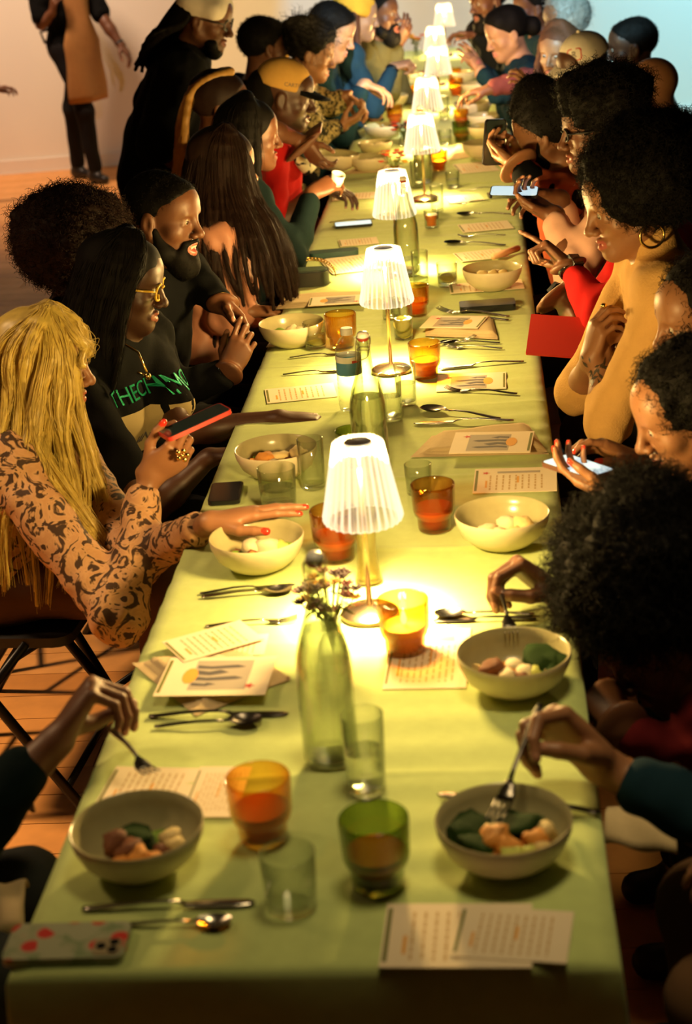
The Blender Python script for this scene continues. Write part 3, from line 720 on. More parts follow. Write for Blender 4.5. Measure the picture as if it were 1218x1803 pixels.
def napkin(q, label, z=ZT, th=.012, seed=0):
    """folded napkin: stacked soft layers over the quad"""
    P = quad_pts(q, z); c = sum(P) / 4
    n = 14; V = []; F = []
    lay = 3
    for L in range(lay):
        b = len(V); sh = 1 - .035 * L
        for i in range(n + 1):
            for j in range(n + 1):
                u, v = i / n, j / n
                p = (P[0] * (1-u) * (1-v) + P[1] * u * (1-v) + P[2] * u * v + P[3] * (1-u) * v)
                p = c + (p - c) * sh + V3(.004 * L, .003 * L, 0)
                e = min(u, 1-u, v, 1-v); hgt = th * (L + 1) / lay * min(1, (e / .06)) ** .5
                V.append((p[0], p[1], z + max(.0006, hgt + .0012 * math.sin(9 * u + 5 * v + seed + L))))
        for i in range(n):
            for j in range(n):
                a = b + i * (n + 1) + j; F.append((a, a + n + 1, a + n + 2, a + 1))
        # underside rim
    v = np.array(V); v[:, :2] -= c[:2]; v[:, 2] -= z
    me = new_mesh('folded_napkin', v, np.array(F), [NAPK], True)
    o = obj('folded_napkin', me, None, (c[0], c[1], z)); tag(o, label, 'napkin', 'oat linen napkins'); return o
# front right pair
card([(664, 1705), (935, 1705), (938, 1592), (684, 1592)], 'text card at the front right, left one of the overlapping pair', 'text', ZT, 1)
card([(795, 1690), (990, 1692), (1018, 1612), (812, 1590)], 'text card at the front right, right one of the overlapping pair', 'text', ZT + .0015, 2)
# left pile
napkin([(345, 1262), (512, 1196), (420, 1150), (232, 1168)], 'napkin folded in a diamond under the left pile of cards', ZT, .014, 1)
card([(278, 1228), (478, 1222), (478, 1158), (292, 1158)], 'picture card on top of the left diamond napkin', 'cover', ZT + .0165, 3)
card([(402, 1150), (462, 1152), (476, 1118), (300, 1130)], 'card tucked behind the left pile, showing its red flower', 'menu', ZT + .0135, 4)
card([(310, 1170), (455, 1128), (432, 1090), (298, 1128)], 'tilted text card at the back of the left pile', 'text', ZT + .018, 5)
card([(165, 1428), (330, 1436), (345, 1352), (200, 1352)], 'text card behind the front left bowl, its left half', 'text', ZT, 6)
card([(325, 1440), (428, 1438), (430, 1352), (345, 1350)], 'text card behind the front left bowl, next to the amber tumbler', 'text', ZT + .0015, 7)
card([(676, 1216), (826, 1210), (824, 1108), (690, 1108)], 'card lying under the glowing candle tumbler', 'menu', ZT, 8)
napkin([(722, 806), (966, 800), (930, 748), (760, 768)], 'napkin under the picture card at mid right', ZT, .014, 2)
card([(790, 799), (938, 797), (936, 760), (802, 762)], 'picture card lying on the mid right napkin', 'cover', ZT + .0165, 9, flip=True)
card([(830, 870), (982, 864), (978, 823), (838, 826)], 'printed menu with red flower behind the third right bowl', 'menu', ZT, 10)
card([(766, 691), (892, 684), (890, 656), (772, 660)], 'picture card right of the peach tumbler', 'cover', ZT, 11, flip=True)
napkin([(748, 592), (876, 598), (866, 560), (752, 566)], 'napkin under the card left of the black wallet', ZT, .014, 3)
card([(746, 578), (850, 578), (850, 558), (752, 556)], 'picture card on the napkin near the black wallet', 'cover', ZT + .0165, 12, flip=True)
card([(468, 712), (592, 698), (588, 675), (468, 685)], 'text card above the reaching dark forearm', 'text', ZT, 13)
card([(810, 462), (896, 452), (880, 438), (800, 446)], 'long text card behind the bowl set on cards', 'text', ZT, 14)
card([(812, 410), (902, 402), (895, 388), (808, 396)], 'text card lying alone at mid right', 'text', ZT, 15)
card([(782, 518), (926, 508), (915, 492), (800, 500)], 'card under the bowl at mid right', 'menu', ZT, 16)
card([(556, 485), (662, 476), (655, 445), (590, 456)], 'card fanned out behind the second lamp shade', 'text', ZT, 17)
napkin([(485, 545), (655, 535), (640, 517), (500, 524)], 'long napkin behind the cream bowl on the left', ZT, .012, 4)
card([(540, 540), (650, 533), (640, 519), (548, 524)], 'picture card on the long napkin at left', 'cover', ZT + .0145, 18)
card([(590, 436), (668, 428), (662, 418), (604, 422)], 'card left of the third lamp shade', 'text', ZT, 19)
card([(580, 354), (668, 348), (662, 338), (592, 342)], 'card before the hand with white-tipped nails', 'text', ZT, 20)
card([(802, 308), (874, 300), (868, 284), (806, 288)], 'card stack below the raised phone', 'text', ZT, 21)
card([(786, 360), (852, 352), (846, 342), (786, 346)], 'small card left of the flat black phone', 'text', ZT, 22)
napkin([(790, 282), (836, 276), (828, 258), (800, 258)], 'crumpled napkin before the cream bowl by the raised phone', ZT, .016, 5)
napkin([(468, 612), (575, 600), (572, 588), (480, 596)], 'napkin showing under the cream bowl on the left', ZT, .004, 6)
napkin([(600, 308), (712, 300), (706, 292), (622, 296)], 'flat napkin before the bowls at far left', ZT, .006, 7)
# rolled napkin
p0, p1 = at(868, 452, ZT + .012), at(912, 437, ZT + .012)
o = MB().tube([p0, p0 * .5 + p1 * .5, p1], .011, 10).build('rolled_napkin', mat('peach_napkin', (.70, .42, .25), rough=.9), None, True); tag(o, 'peach rolled napkin behind the bowl at mid right', 'napkin')

# ------------------------------------------------------------------ cutlery
STEEL = mat('brushed_steel', (.46, .43, .38), rough=.22, metal=1.); DKST = mat('dark_steel', (.10, .09, .08), rough=.28, metal=1.)
def strip(us, wid, zed, th, y0=0.):
    V = []; F = []
    for u, w_, z in zip(us, wid, zed):
        for (y, zz) in ((-w_, z), (0, z - th * .4), (w_, z), (w_ * .8, z + th), (0, z + th * .8), (-w_ * .8, z + th)): V.append((u, y + y0, zz))
    n = len(us)
    for i in range(n - 1):
        for k in range(6): F.append((i * 6 + k, i * 6 + (k + 1) % 6, (i + 1) * 6 + (k + 1) % 6, (i + 1) * 6 + k))
    F.append((5, 4, 3, 2, 1, 0)); F.append(tuple((n - 1) * 6 + k for k in range(6)))
    return V, F
CUT = {}
def cut_meshes():
    hu = [0, .01, .04, .08, .115, .13]; hw = [.0045, .006, .0052, .0036, .0030, .0034]; hz = [.001, .001, .004, .008, .008, .006]
    for mm, nm in ((STEEL, 'steel'), (DKST, 'dark')):
        h = MB().add(*strip(hu, hw, hz, .0022)).mesh('handle', mm, True)
        f = MB(); f.add(*strip([.129, .140, .152, .160], [.0034, .010, .0125, .0125], [.006, .003, .001, .0012], .0016))
        for k in range(4): f.add(*strip([.159, .175, .190, .203], [.0019, .0018, .0016, .0009], [.0012, .003, .007, .012], .0014, (k - 1.5) * .0070))
        k_ = MB(); k_.add(*strip([.129, .14, .17, .20, .222, .23], [.0034, .008, .0095, .0095, .007, .001], [.006, .002, .0015, .0015, .0015, .0015], .0014))
        s = MB(); us = np.linspace(.129, .203, 12); ws = .0215 * np.sqrt(np.clip(1 - ((us - .174) / .031) ** 2, .012, 1)); ws[:3] = [.0034, .004, .008]
        V = []; F = []
        for u, w_ in zip(us, ws):
            for t in np.linspace(-1, 1, 9):
                dep = .010 * (w_ / .0215) * (1 - t * t) * max(0, 1 - ((u - .172) / .034) ** 2)
                V.append((u, w_ * t, .009 - dep + (.0 if u > .14 else -.002)))
        for i in range(11):
            for j in range(8): a = i * 9 + j; F.append((a, a + 9, a + 10, a + 1))
        s.add(V, F); s.add([(x, y, z + .0011) for x, y, z in V], [q[::-1] for q in F])
        CUT[nm] = dict(handle=h, fork=f.mesh('fork_head', mm, True), knife=k_.mesh('blade', mm, True), spoon=s.mesh('spoon_head', mm, True))
cut_meshes()
def cutlery(kind, a, b, label, mt='steel', z=ZT + .001, length=None, roll=0, zb=None):
    """a: handle end, b: tip - photo points on the table (or world points)"""
    pa = np.array(a, float) if len(a) == 3 else at(*a, z); pb = np.array(b, float) if len(b) == 3 else at(*b, z if zb is None else zb)
    L = np.linalg.norm(pb - pa); full = {'fork': .203, 'knife': .23, 'spoon': .203}[kind]
    s = min(1.15, max(.75, L / full)) if length is None else length
    x = Vector((pb - pa) / L); zz = Vector((0, 0, 1)); y = zz.cross(x).normalized(); zz = x.cross(y)
    M = Matrix((x, y, zz)).transposed().to_4x4() @ Matrix.Rotation(roll, 4, 'X')
    o = obj(kind, None); o.matrix_world = Matrix.Translation(Vector(pa)) @ M @ Matrix.Scale(s, 4); o.empty_display_size = .02
    tag(o, label, kind, 'cutlery on the table')
    obj('handle', CUT[mt]['handle'], o); obj({'fork': 'tines', 'knife': 'blade', 'spoon': 'spoon_bowl'}[kind], CUT[mt][kind], o); return o
cutlery('knife', (145, 1602), (450, 1590), 'knife before the front left bowl')
cutlery('spoon', (205, 1630), (400, 1628), 'spoon between the front knife and the floral phone')
cutlery('knife', (262, 1262), (508, 1258), 'knife just below the left diamond napkin', 'dark')
cutlery('spoon', (272, 1280), (462, 1272), 'spoon below the left diamond napkin', 'dark')
cutlery('fork', (362, 1104), (530, 1092), 'fork behind the left pile of cards')
cutlery('knife', (352, 1046), (520, 1030), 'knife before the cream bowl with the resting hand', 'dark')
cutlery('spoon', (355, 1052), (515, 1042), 'spoon beside the knife before the cream bowl')
cutlery('knife', (944, 1090), (762, 1094), 'knife behind the second right bowl, upper one', 'dark')
cutlery('spoon', (940, 1082), (765, 1086), 'spoon behind the second right bowl', 'steel')
cutlery('knife', (1058, 1432), (770, 1400), 'dark knife passing behind the front right bowl', 'dark')
cutlery('spoon', (880, 738), (742, 722), 'spoon near the far edge of the mid right napkin', 'dark')
cutlery('knife', (904, 741), (728, 747), 'knife behind the mid right napkin', 'steel')
cutlery('fork', (910, 694), (784, 688), 'fork below the picture card at mid right', 'dark')
cutlery('knife', (922, 637), (772, 650), 'knife lying along the first cloth overlap', 'steel')
cutlery('fork', (884, 614), (782, 612), 'fork right of the peach tumbler', 'steel')
cutlery('spoon', (880, 604), (775, 606), 'spoon right of the peach tumbler', 'dark')
cutlery('fork', (896, 558), (764, 548), 'fork left of the black wallet', 'steel')
cutlery('knife', (895, 564), (760, 560), 'knife left of the black wallet', 'dark')
cutlery('spoon', (890, 432), (782, 430), 'spoon behind the long text card', 'dark')
cutlery('fork', (890, 414), (806, 418), 'fork behind the long text card', 'steel')
cutlery('spoon', (910, 378), (804, 380), 'spoon behind the lone text card', 'dark')
cutlery('fork', (862, 352), (800, 362), 'fork below the flat black phone', 'steel')
cutlery('knife', (880, 330), (812, 336), 'knife left of the flat black phone', 'dark')
cutlery('knife', (510, 630), (596, 624), 'knife before the cream bowl on the left', 'dark')
cutlery('knife', (498, 660), (562, 656), 'knife at the first cloth overlap on the left', 'dark')
cutlery('fork', (1040, 560), (640, 690), 'x') if False else None
cutlery('knife', (580, 392), (660, 386), 'knife behind the lit phone on the left', 'dark')
cutlery('fork', (752, 612), (812, 600), 'small fork tucked behind the peach tumbler', 'steel')
cutlery('spoon', (505, 425), (590, 420), 'spoon at left') if False else None

# ------------------------------------------------------------------ phones, purse, wallet
BLK = mat('black_gloss', (.010, .011, .013), rough=.18); SCR = mat('lit_phone_screen', (.6, .8, .9), rough=.2, emit=(.62, .82, .90), estr=.9); RIMM = mat('phone_rim', (.25, .25, .26), rough=.3, metal=1.)
def phone_parts(o, w=.074, h=.150, t=.009, back=BLK, screen=None, cams=True):
    MB().prism(rounded_rect(w, h, .011), 0, t).build('phone_body', back, o, PI / 5)
    if screen is not None: MB().prism(rounded_rect(w - .006, h - .006, .009), t, t + .0004).build('screen', screen, o)
    elif cams:
        MB().prism([(x + w / 2 - .021, y + h / 2 - .022) for x, y in rounded_rect(.034, .036, .008)], t, t + .002).build('camera_plate', mat('camera_plate', (.35, .28, .16), rough=.4), o)
        for k, (x, y) in enumerate(((-.008, .008), (.008, .008), (0, -.008))):
            MB().lathe([(.0062, t + .002), (.0062, t + .0036), (.0045, t + .004), (.0005, t + .0034)], 14, 0, c=(w / 2 - .021 + x, h / 2 - .022 + y, 0)).build('camera_lens', BLK, o, PI / 5)
def phone(q, label, ang, z=ZT, **k):
    p = at(*q, z); o = thing('phone', label, 'phone', p, ang, 'phones on the table'); phone_parts(o, **k); return o
def floral():
    m = bpy.data.materials.new('floral_case'); m.use_nodes = True; nt = m.node_tree; n = nt.nodes; L = nt.links; b = n['Principled BSDF']; b.inputs['Roughness'].default_value = .35
    tc = n.new('ShaderNodeTexCoord'); v = n.new('ShaderNodeTexVoronoi'); v.inputs['Scale'].default_value = 34; L.new(tc.outputs['Object'], v.inputs['Vector'])
    cr = n.new('ShaderNodeValToRGB'); e = cr.color_ramp.elements; e[0].position = .36; e[0].color = (.60, .05, .04, 1); e[1].position = .46; e[1].color = (.42, .42, .28, 1); x = e.new(.8); x.color = (.22, .30, .16, 1)
    L.new(v.outputs['Distance'], cr.inputs[0])
    v2 = n.new('ShaderNodeTexVoronoi'); v2.inputs['Scale'].default_value = 34; L.new(tc.outputs['Object'], v2.inputs['Vector'])
    gt = n.new('ShaderNodeMath'); gt.operation = 'GREATER_THAN'; gt.inputs[1].default_value = .30; sep = n.new('ShaderNodeSeparateColor'); L.new(v2.outputs['Color'], sep.inputs[0]); L.new(sep.outputs[0], gt.inputs[0])
    mx = n.new('ShaderNodeMix'); mx.data_type = 'RGBA'; mx.inputs['A'].default_value = (.40, .42, .28, 1); L.new(gt.outputs[0], mx.inputs['Factor']); L.new(cr.outputs[0], mx.inputs['B']); L.new(mx.outputs['Result'], b.inputs['Base Color']); return m
phone((120, 1668), 'phone in a red flowered case at the front left corner', -PI / 2 - .02 + .03, back=floral(), w=.078, h=.156, t=.011)
phone((398, 872), 'phone in a clear case under the reaching arms', .05, w=.07, h=.12, cams=False, screen=mat('off_screen', (.02, .02, .022), rough=.12))
phone((622, 397), 'pale lit phone lying flat on the left side', PI / 2 + .12, screen=SCR, h=.14)
phone((888, 344), 'flat black phone at the right table edge', PI / 2 + .1, cams=True, h=.13)
o = phone((858, 543), 'black ribbed wallet case right of the cards', PI / 2 + .05, cams=False, h=.165, w=.075, t=.018)
p = at(588, 450, ZT); o = MB().prism(rounded_rect(.17, .06, .02), 0, .018).build('pouch', mat('teal_pouch', (.02, .06, .055), rough=.5), None, PI / 5, loc=p, rot=(0, 0, .12)); tag(o, 'flat teal pouch lying behind the chain purse', 'pouch')
p = at(545, 500, ZT)
t = thing('chain_purse', 'small black purse with a gold chain strap at the left edge', 'purse', p, .05)
mb = MB(); mb.prism(rounded_rect(.13, .085, .03), 0, .045); mb.build('body', mat('black_leather', (.015, .015, .017), rough=.35), t, PI / 5)
mb = MB(); mb.prism(rounded_rect(.12, .06, .028), .045, .050); mb.build('flap', mat('green_leather', (.04, .07, .05), rough=.4), t, PI / 5)
for k in range(26):
    a = PI * (k / 25.); x, y, z = .085 * math.cos(a), .055 * math.sin(a) + .02, .02 + .045 * math.sin(a)
    mb = MB(); th = np.linspace(0, 2 * PI, 9)
    q = [(x + .008 * math.cos(s) * (-math.sin(a)) , y + .008 * math.cos(s) * math.cos(a), z + .005 * math.sin(s)) for s in th]
    mb.tube(q, .002, 5, cap=False); mb.build('chain_link', mat('gold_chain', (.85, .58, .18), rough=.25, metal=1.), t, True)
# ------------------------------------------------------------------ signed-distance modelling of figures
def nrm(v):
    v = np.asarray(v, float); return v / (np.linalg.norm(v) + 1e-12)
def cap(a, b, ra, rb=None, k=.02, op='add'): return ('cap', np.asarray(a, float), np.asarray(b, float), ra, ra if rb is None else rb, k, op)
def ell(c, r, k=.02, op='add', R=None): return ('ell', np.asarray(c, float), np.asarray(r, float), np.eye(3) if R is None else np.asarray(R, float), k, op)
def pbox(p, m):
    if p[0] == 'cap':
        lo = np.minimum(p[1] - p[3], p[2] - p[4]); hi = np.maximum(p[1] + p[3], p[2] + p[4])
    else:
        e = np.abs(p[3]) @ p[2]; lo, hi = p[1] - e, p[1] + e
    return lo - m, hi + m
def bounds(prims, m=.03):
    B = [pbox(p, m) for p in prims if p[-1] == 'add']
    return np.min([b[0] for b in B], 0), np.max([b[1] for b in B], 0)
def eval_prims(prims, h, lo=None, hi=None, planes=()):
    """voxel field of smooth unions / cuts inside the box, meshed by surface nets -> verts, quads"""
    if lo is None: lo, hi = bounds(prims)
    lo = np.asarray(lo, float); hi = np.asarray(hi, float)
    n = np.maximum(4, np.ceil((hi - lo) / h).astype(int) + 1)
    A = np.full(n, .2, np.float32)
    ax = [lo[i] + h * np.arange(n[i]) for i in range(3)]
    for p in prims:
        k = p[-2]; m = max(.035, k * 1.2 + 3 * h)
        b0, b1 = pbox(p, m)
        i0 = np.clip(np.floor((b0 - lo) / h).astype(int), 0, n); i1 = np.clip(np.ceil((b1 - lo) / h).astype(int) + 1, 0, n)
        if np.any(i1 <= i0): continue
        x, y, z = (ax[i][i0[i]:i1[i]].astype(np.float32) for i in range(3))
        if p[0] == 'cap':
            a, b, ra, rb = p[1:5]; d = b - a; L2 = float(d @ d) + 1e-12
            X = (x - a[0])[:, None, None]; Y = (y - a[1])[None, :, None]; Z = (z - a[2])[None, None, :]
            t = np.clip((X * d[0] + Y * d[1] + Z * d[2]) / L2, 0, 1).astype(np.float32)
            D_ = np.sqrt((X - t * d[0]) ** 2 + (Y - t * d[1]) ** 2 + (Z - t * d[2]) ** 2) - (ra + t * (rb - ra))
        else:
            c, r, R = p[1:4]
            X = (x - c[0])[:, None, None]; Y = (y - c[1])[None, :, None]; Z = (z - c[2])[None, None, :]
            q = [(X * R[0, i] + Y * R[1, i] + Z * R[2, i]) for i in range(3)]
            k0 = np.sqrt(sum((q[i] / r[i]) ** 2 for i in range(3))); k1 = np.sqrt(sum((q[i] / r[i] ** 2) ** 2 for i in range(3))) + 1e-9
            D_ = k0 * (k0 - 1) / k1
        S = A[i0[0]:i1[0], i0[1]:i1[1], i0[2]:i1[2]]
        if p[-1] == 'add':
            hh = np.maximum(k - np.abs(S - D_), 0) / k; S[...] = np.minimum(S, D_) - hh * hh * k * .25
        else:
            D_ = -D_; hh = np.maximum(k - np.abs(S - D_), 0) / k; S[...] = np.maximum(S, D_) + hh * hh * k * .25
    for p0, nn in planes:
        X = ((ax[0] - p0[0]) * nn[0])[:, None, None] + ((ax[1] - p0[1]) * nn[1])[None, :, None] + ((ax[2] - p0[2]) * nn[2])[None, None, :]
        A = np.maximum(A, X.astype(np.float32))
    return surface_nets(A, lo, h)
def surface_nets(A, lo, h):
    ins = A < 0
    c = np.zeros(np.array(A.shape) - 1, np.uint8)
    for i in (0, 1):
        for j in (0, 1):
            for k in (0, 1):
                c += ins[i:i + c.shape[0], j:j + c.shape[1], k:k + c.shape[2]]
    act = (c > 0) & (c < 8)
    I = np.argwhere(act)
    if len(I) == 0: return np.zeros((0, 3)), np.zeros((0, 4), int)
    cs = [(i, j, k) for i in (0, 1) for j in (0, 1) for k in (0, 1)]
    val = np.stack([A[I[:, 0] + i, I[:, 1] + j, I[:, 2] + k] for i, j, k in cs], 1)
    pos = np.zeros((len(I), 3)); cnt = np.zeros(len(I))
    for a in range(8):
        for b in range(a + 1, 8):
            if sum(abs(cs[a][q] - cs[b][q]) for q in range(3)) != 1: continue
            va, vb = val[:, a], val[:, b]; m = (va < 0) != (vb < 0)
            t = np.where(m, va / np.where(m, va - vb, 1), 0)
            P = np.array(cs[a]) + t[:, None] * (np.array(cs[b]) - np.array(cs[a]))
            pos += np.where(m[:, None], P, 0); cnt += m
    V = lo + h * (I + pos / cnt[:, None])
    idx = np.full(c.shape, -1, np.int32); idx[act] = np.arange(len(I))
    F = []
    for ax_ in range(3):
        s0 = [slice(1, None)] * 3; s0[ax_] = slice(0, -1)
        s1 = [slice(1, None)] * 3; s1[ax_] = slice(1, None)
        a = ins[tuple(s0)]; b = ins[tuple(s1)]
        e = np.argwhere(a != b)
        if len(e) == 0: continue
        sg = a[e[:, 0], e[:, 1], e[:, 2]]
        off = np.ones(3, int); off[ax_] = 0
        g = e + off
        u, w = [q for q in range(3) if q != ax_]
        if ax_ == 1: u, w = w, u
        qs = []
        ok = np.ones(len(g), bool)
        for du, dw in ((-1, -1), (0, -1), (0, 0), (-1, 0)):
            q = g.copy(); q[:, u] += du; q[:, w] += dw
            ok &= np.all((q >= 0) & (q < np.array(idx.shape)), 1)
            q = np.clip(q, 0, np.array(idx.shape) - 1)
            qs.append(idx[q[:, 0], q[:, 1], q[:, 2]])
        Q = np.stack(qs, 1); Q[~sg] = Q[~sg][:, ::-1]
        F.append(Q[ok & np.all(Q >= 0, 1)])
    return V, np.concatenate(F)
def relax(V, F, n=1, lam=.5):
    for _ in range(n):
        s = np.zeros_like(V); c = np.zeros(len(V))
        for a, b in ((0, 1), (1, 2), (2, 3), (3, 0)):
            np.add.at(s, F[:, a], V[F[:, b]]); np.add.at(c, F[:, a], 1); np.add.at(s, F[:, b], V[F[:, a]]); np.add.at(c, F[:, b], 1)
        V = V + lam * (s / np.maximum(c, 1)[:, None] - V)
    return V
def vnormals(V, F):
    n = np.cross(V[F[:, 2]] - V[F[:, 0]], V[F[:, 3]] - V[F[:, 1]]); N = np.zeros_like(V)
    for k in range(4): np.add.at(N, F[:, k], n)
    return N / (np.linalg.norm(N, axis=1)[:, None] + 1e-12)

def hair_strands(name, strands, radius, m, parent):
    n = len(strands)
    if n == 0: return None
    hc = bpy.data.hair_curves.new(name)
    hc.add_curves([len(s) for s in strands])
    P = np.concatenate(strands).astype(np.float32)
    hc.attributes['position'].data.foreach_set('vector', P.ravel()) if 'position' in hc.attributes else hc.points.foreach_set('position', P.ravel())
    at_ = hc.attributes.new('radius', 'FLOAT', 'POINT') if 'radius' not in hc.attributes else hc.attributes['radius']
    R = np.concatenate([np.linspace(1, .35, len(s)) * radius for s in strands]).astype(np.float32)
    at_.data.foreach_set('value', R)
    hc.materials.append(m)
    o = bpy.data.objects.new(name, hc); COL.objects.link(o); o.parent = parent; o['kind'] = 'stuff'
    return o

# ------------------------------------------------------------------ anatomy
SKIN = dict(deep=mat('skin_deep', (.070, .027, .013), rough=.48, noise=.10, nscale=35, subs=.1), brown=mat('skin_brown', (.135, .052, .023), rough=.5, noise=.10, nscale=35, subs=.1),
            mid=mat('skin_mid', (.30, .135, .062), rough=.48, noise=.08, nscale=35, subs=.1), light=mat('skin_light', (.40, .215, .125), rough=.5, noise=.06, nscale=35, subs=.1))
LIPS = dict(deep=mat('lips_deep', (.13, .035, .025), rough=.35), brown=mat('lips_brown', (.26, .075, .05), rough=.35), mid=mat('lips_rose', (.42, .11, .08), rough=.35), light=mat('lips_pink', (.55, .20, .16), rough=.35),
            red=mat('lips_red', (.34, .05, .035), rough=.3))
NAIL = dict(plain=mat('nail_plain', (.42, .20, .12), rough=.25), red=mat('nail_red', (.62, .04, .02), rough=.2), white=mat('nail_white', (.80, .72, .62), rough=.2), dark=mat('nail_dark', (.05, .015, .015), rough=.2))
EYE_W = mat('eye_white', (.48, .42, .35), rough=.2); EYE_D = mat('eye_iris', (.03, .014, .008), rough=.12)
HAIRM = dict(black=mat('hair_black', (.0045, .0036, .003), rough=.7, spec=.12, noise=.3, nscale=60), brown=mat('hair_dark_brown', (.020, .009, .006), rough=.6, spec=.2, noise=.3, nscale=60),
             blonde=mat('hair_blonde', (.58, .43, .095), rough=.42, spec=.4, noise=.28, nscale=70), braid=mat('hair_honey', (.50, .27, .06), rough=.5, noise=.3, nscale=50), auburn=mat('hair_auburn', (.10, .035, .015), rough=.65, spec=.22, noise=.3, nscale=60), grey=mat('hair_grey', (.32, .30, .26), rough=.5, noise=.2, nscale=60))
def frame(yaw, pitch=0, roll=0):
    """columns right, forward, up"""
    y, p, r = map(math.radians, (yaw, pitch, roll))
    f = V3(math.cos(y) * math.cos(p), math.sin(y) * math.cos(p), math.sin(p)); rt = V3(math.sin(y), -math.cos(y), 0); u = np.cross(rt, f)
    rt2 = rt * math.cos(r) + u * math.sin(r); u2 = np.cross(rt2, f)
    return np.stack([rt2, f, u2], 1)
def head_prims(H, R, sc, mouth=0., brow=1., wide=1.):
    P = lambda x, y, z: H + R @ (V3(x * wide, y, z) * sc)
    E = lambda c, r, k=.02, op='add': ell(P(*c), V3(*r) * sc, k * sc, op, R)
    C = lambda a, b, ra, rb=None, k=.02, op='add': cap(P(*a), P(*b), ra * sc, (ra if rb is None else rb) * sc, k * sc, op)
    L = [E((0, -.018, .035), (.076, .097, .086), .03), E((0, .034, -.030), (.060, .056, .085), .04), E((0, .055, .045), (.060, .040, .045), .04)]
    for s in (-1, 1):
        L += [C((s * .055, -.005, -.055), (0, .068, -.100), .022, .017, .035), E((s * .044, .054, -.030), (.022, .022, .020), .022)]
    L += [E((0, .072, -.102), (.021, .018, .016), .018), C((-.034, .082, .020), (.034, .082, .020), .0095, None, .016)]
    for s in (-1, 1): L += [E((s * .031, .094, .000), (.0175, .014, .0125), .010, 'sub')]
    for s in (-1, 1): L += [E((s * .0305, .0745, .0015), (.0150, .0135, .0120), .006), C((s * .018, .085, -.010), (s * .044, .079, -.009), .0045, None, .006)]
    L += [C((0, .090, .012), (0, .110, -.032), .0075, .0105, .014), E((0, .113, -.037), (.0125, .0110, .0105), .010)]
    for s in (-1, 1): L += [E((s * .0135, .100, -.041), (.0095, .0110, .0085), .006)]
    for s in (-1, 1): L += [E((s * .0065, .106, -.049), (.004, .005, .005), .004, 'sub')]
    mz = -.0685
    for s in (-1, 1):
        L += [C((s * .022, .083, mz - .0035 + mouth * .002), (s * .004, .0965, mz + .0035 + mouth * .003), .0052, .0066, .007), C((s * .020, .083, mz - .0075 - mouth * .004), (0, .0945, mz - .0125 - mouth * .010), .0055, .0078, .007)]
    L += [E((0, .099, mz - .0035 - mouth * .004), (.022 , .007, .0016 + .007 * mouth), .003, 'sub')]
    for s in (-1, 1): L += [E((s * .078, -.012, -.012), (.009, .019, .031), .010), E((s * .087, -.006, -.009), (.006, .010, .018), .006, 'sub'), E((s * .077, -.003, -.040), (.006, .008, .009), .006)]
    return L
def hand_prims(Wp, d, n, side, curls, sc=1., thumb=(.6, .5), spread=1.):
    """side +1 right hand, -1 left; curls: 4 lists of 3 flex angles; thumb (opposition 0..1, flex 0..1)"""
    d = nrm(d); n = nrm(np.asarray(n, float) - d * (np.asarray(n, float) @ d)); t = np.cross(d, n) * side
    L = []; tips = []
    offs = ((.026, .088), (.0085, .092), (-.010, .087), (-.027, .077)); lens = ((.043, .026, .021), (.048, .030, .022), (.044, .028, .021), (.035, .021, .019)); rad = (.0088, .0090, .0085, .0074)
    base = Wp + d * .004 * sc
    for i in range(4):
        o, f = offs[i]
        m = Wp + (d * f + t * o * spread - n * .004 * (i in (1, 2))) * sc
        L.append(cap(base + t * o * .45 * sc, m, .0135 * sc, rad[i] * 1.10 * sc, .014))
        ang = 0; p = m; sp = t * (.10 * (1.5 - i)) * (spread - .4)
        for j in range(3):
            ang += math.radians(curls[i][j]); dr = nrm(d * math.cos(ang) + n * math.sin(ang) + sp * max(0, math.cos(ang)))
            q = p + dr * lens[i][j] * sc
            L.append(cap(p, q, rad[i] * (1 - .09 * j) * sc, rad[i] * (1 - .09 * (j + 1)) * sc, .0035)); p = q
        tips.append((p - n * 0 + (-n * math.cos(ang) + d * math.sin(ang)) * rad[i] * .55 * sc, .0085 * sc))
    op, fx = thumb
    b = Wp + (d * .022 + t * .020 + n * .006) * sc
    m = b + nrm(d * .75 + t * (.75 - .35 * op) + n * (.15 + .75 * op)) * .044 * sc
    dr = nrm(d * (.95 - .2 * op) + t * (.35 - .9 * op * fx) + n * (.10 + .45 * op)); q = m + dr * .031 * sc
    dr2 = nrm(dr + (-t * .5 * fx + d * .1)); e = q + dr2 * .026 * sc
    L += [cap(b, m, .0150 * sc, .0115 * sc, .014), cap(m, q, .0108 * sc, .0098 * sc, .004), cap(q, e, .0096 * sc, .0080 * sc, .004)]
    tips.append((e - n * .004 * sc + t * .004 * sc, .010 * sc))
    L.append(ell(Wp + (d * .052 - n * .001) * sc, V3(.036, .044, .0125) * sc, .012, 'add', np.stack([t, d, n], 1)))
    return L, tips
HP = dict(relax=((18, 28, 18), (24, 32, 20), (28, 34, 22), (32, 34, 22)), flat=((4, 6, 4), (3, 5, 4), (4, 6, 4), (6, 8, 5)), grip=((55, 70, 40), (62, 78, 45), (66, 80, 45), (70, 80, 45)),
          pinch=((48, 42, 25), (58, 52, 30), (66, 62, 35), (72, 66, 35)), point=((6, 8, 4), (70, 85, 50), (74, 86, 50), (76, 84, 50)), phone=((34, 46, 30), (38, 48, 30), (40, 48, 30), (42, 46, 30)),
          drop=((38, 30, 20), (46, 34, 20), (52, 38, 22), (58, 40, 22)), cup=((25, 40, 30), (28, 42, 30), (30, 44, 30), (32, 44, 30)))
HT = dict(relax=(.45, .3), flat=(.15, .0), grip=(.9, .9), pinch=(.8, .65), point=(.8, .8), phone=(.35, .5), drop=(.7, .4), cup=(.8, .3))

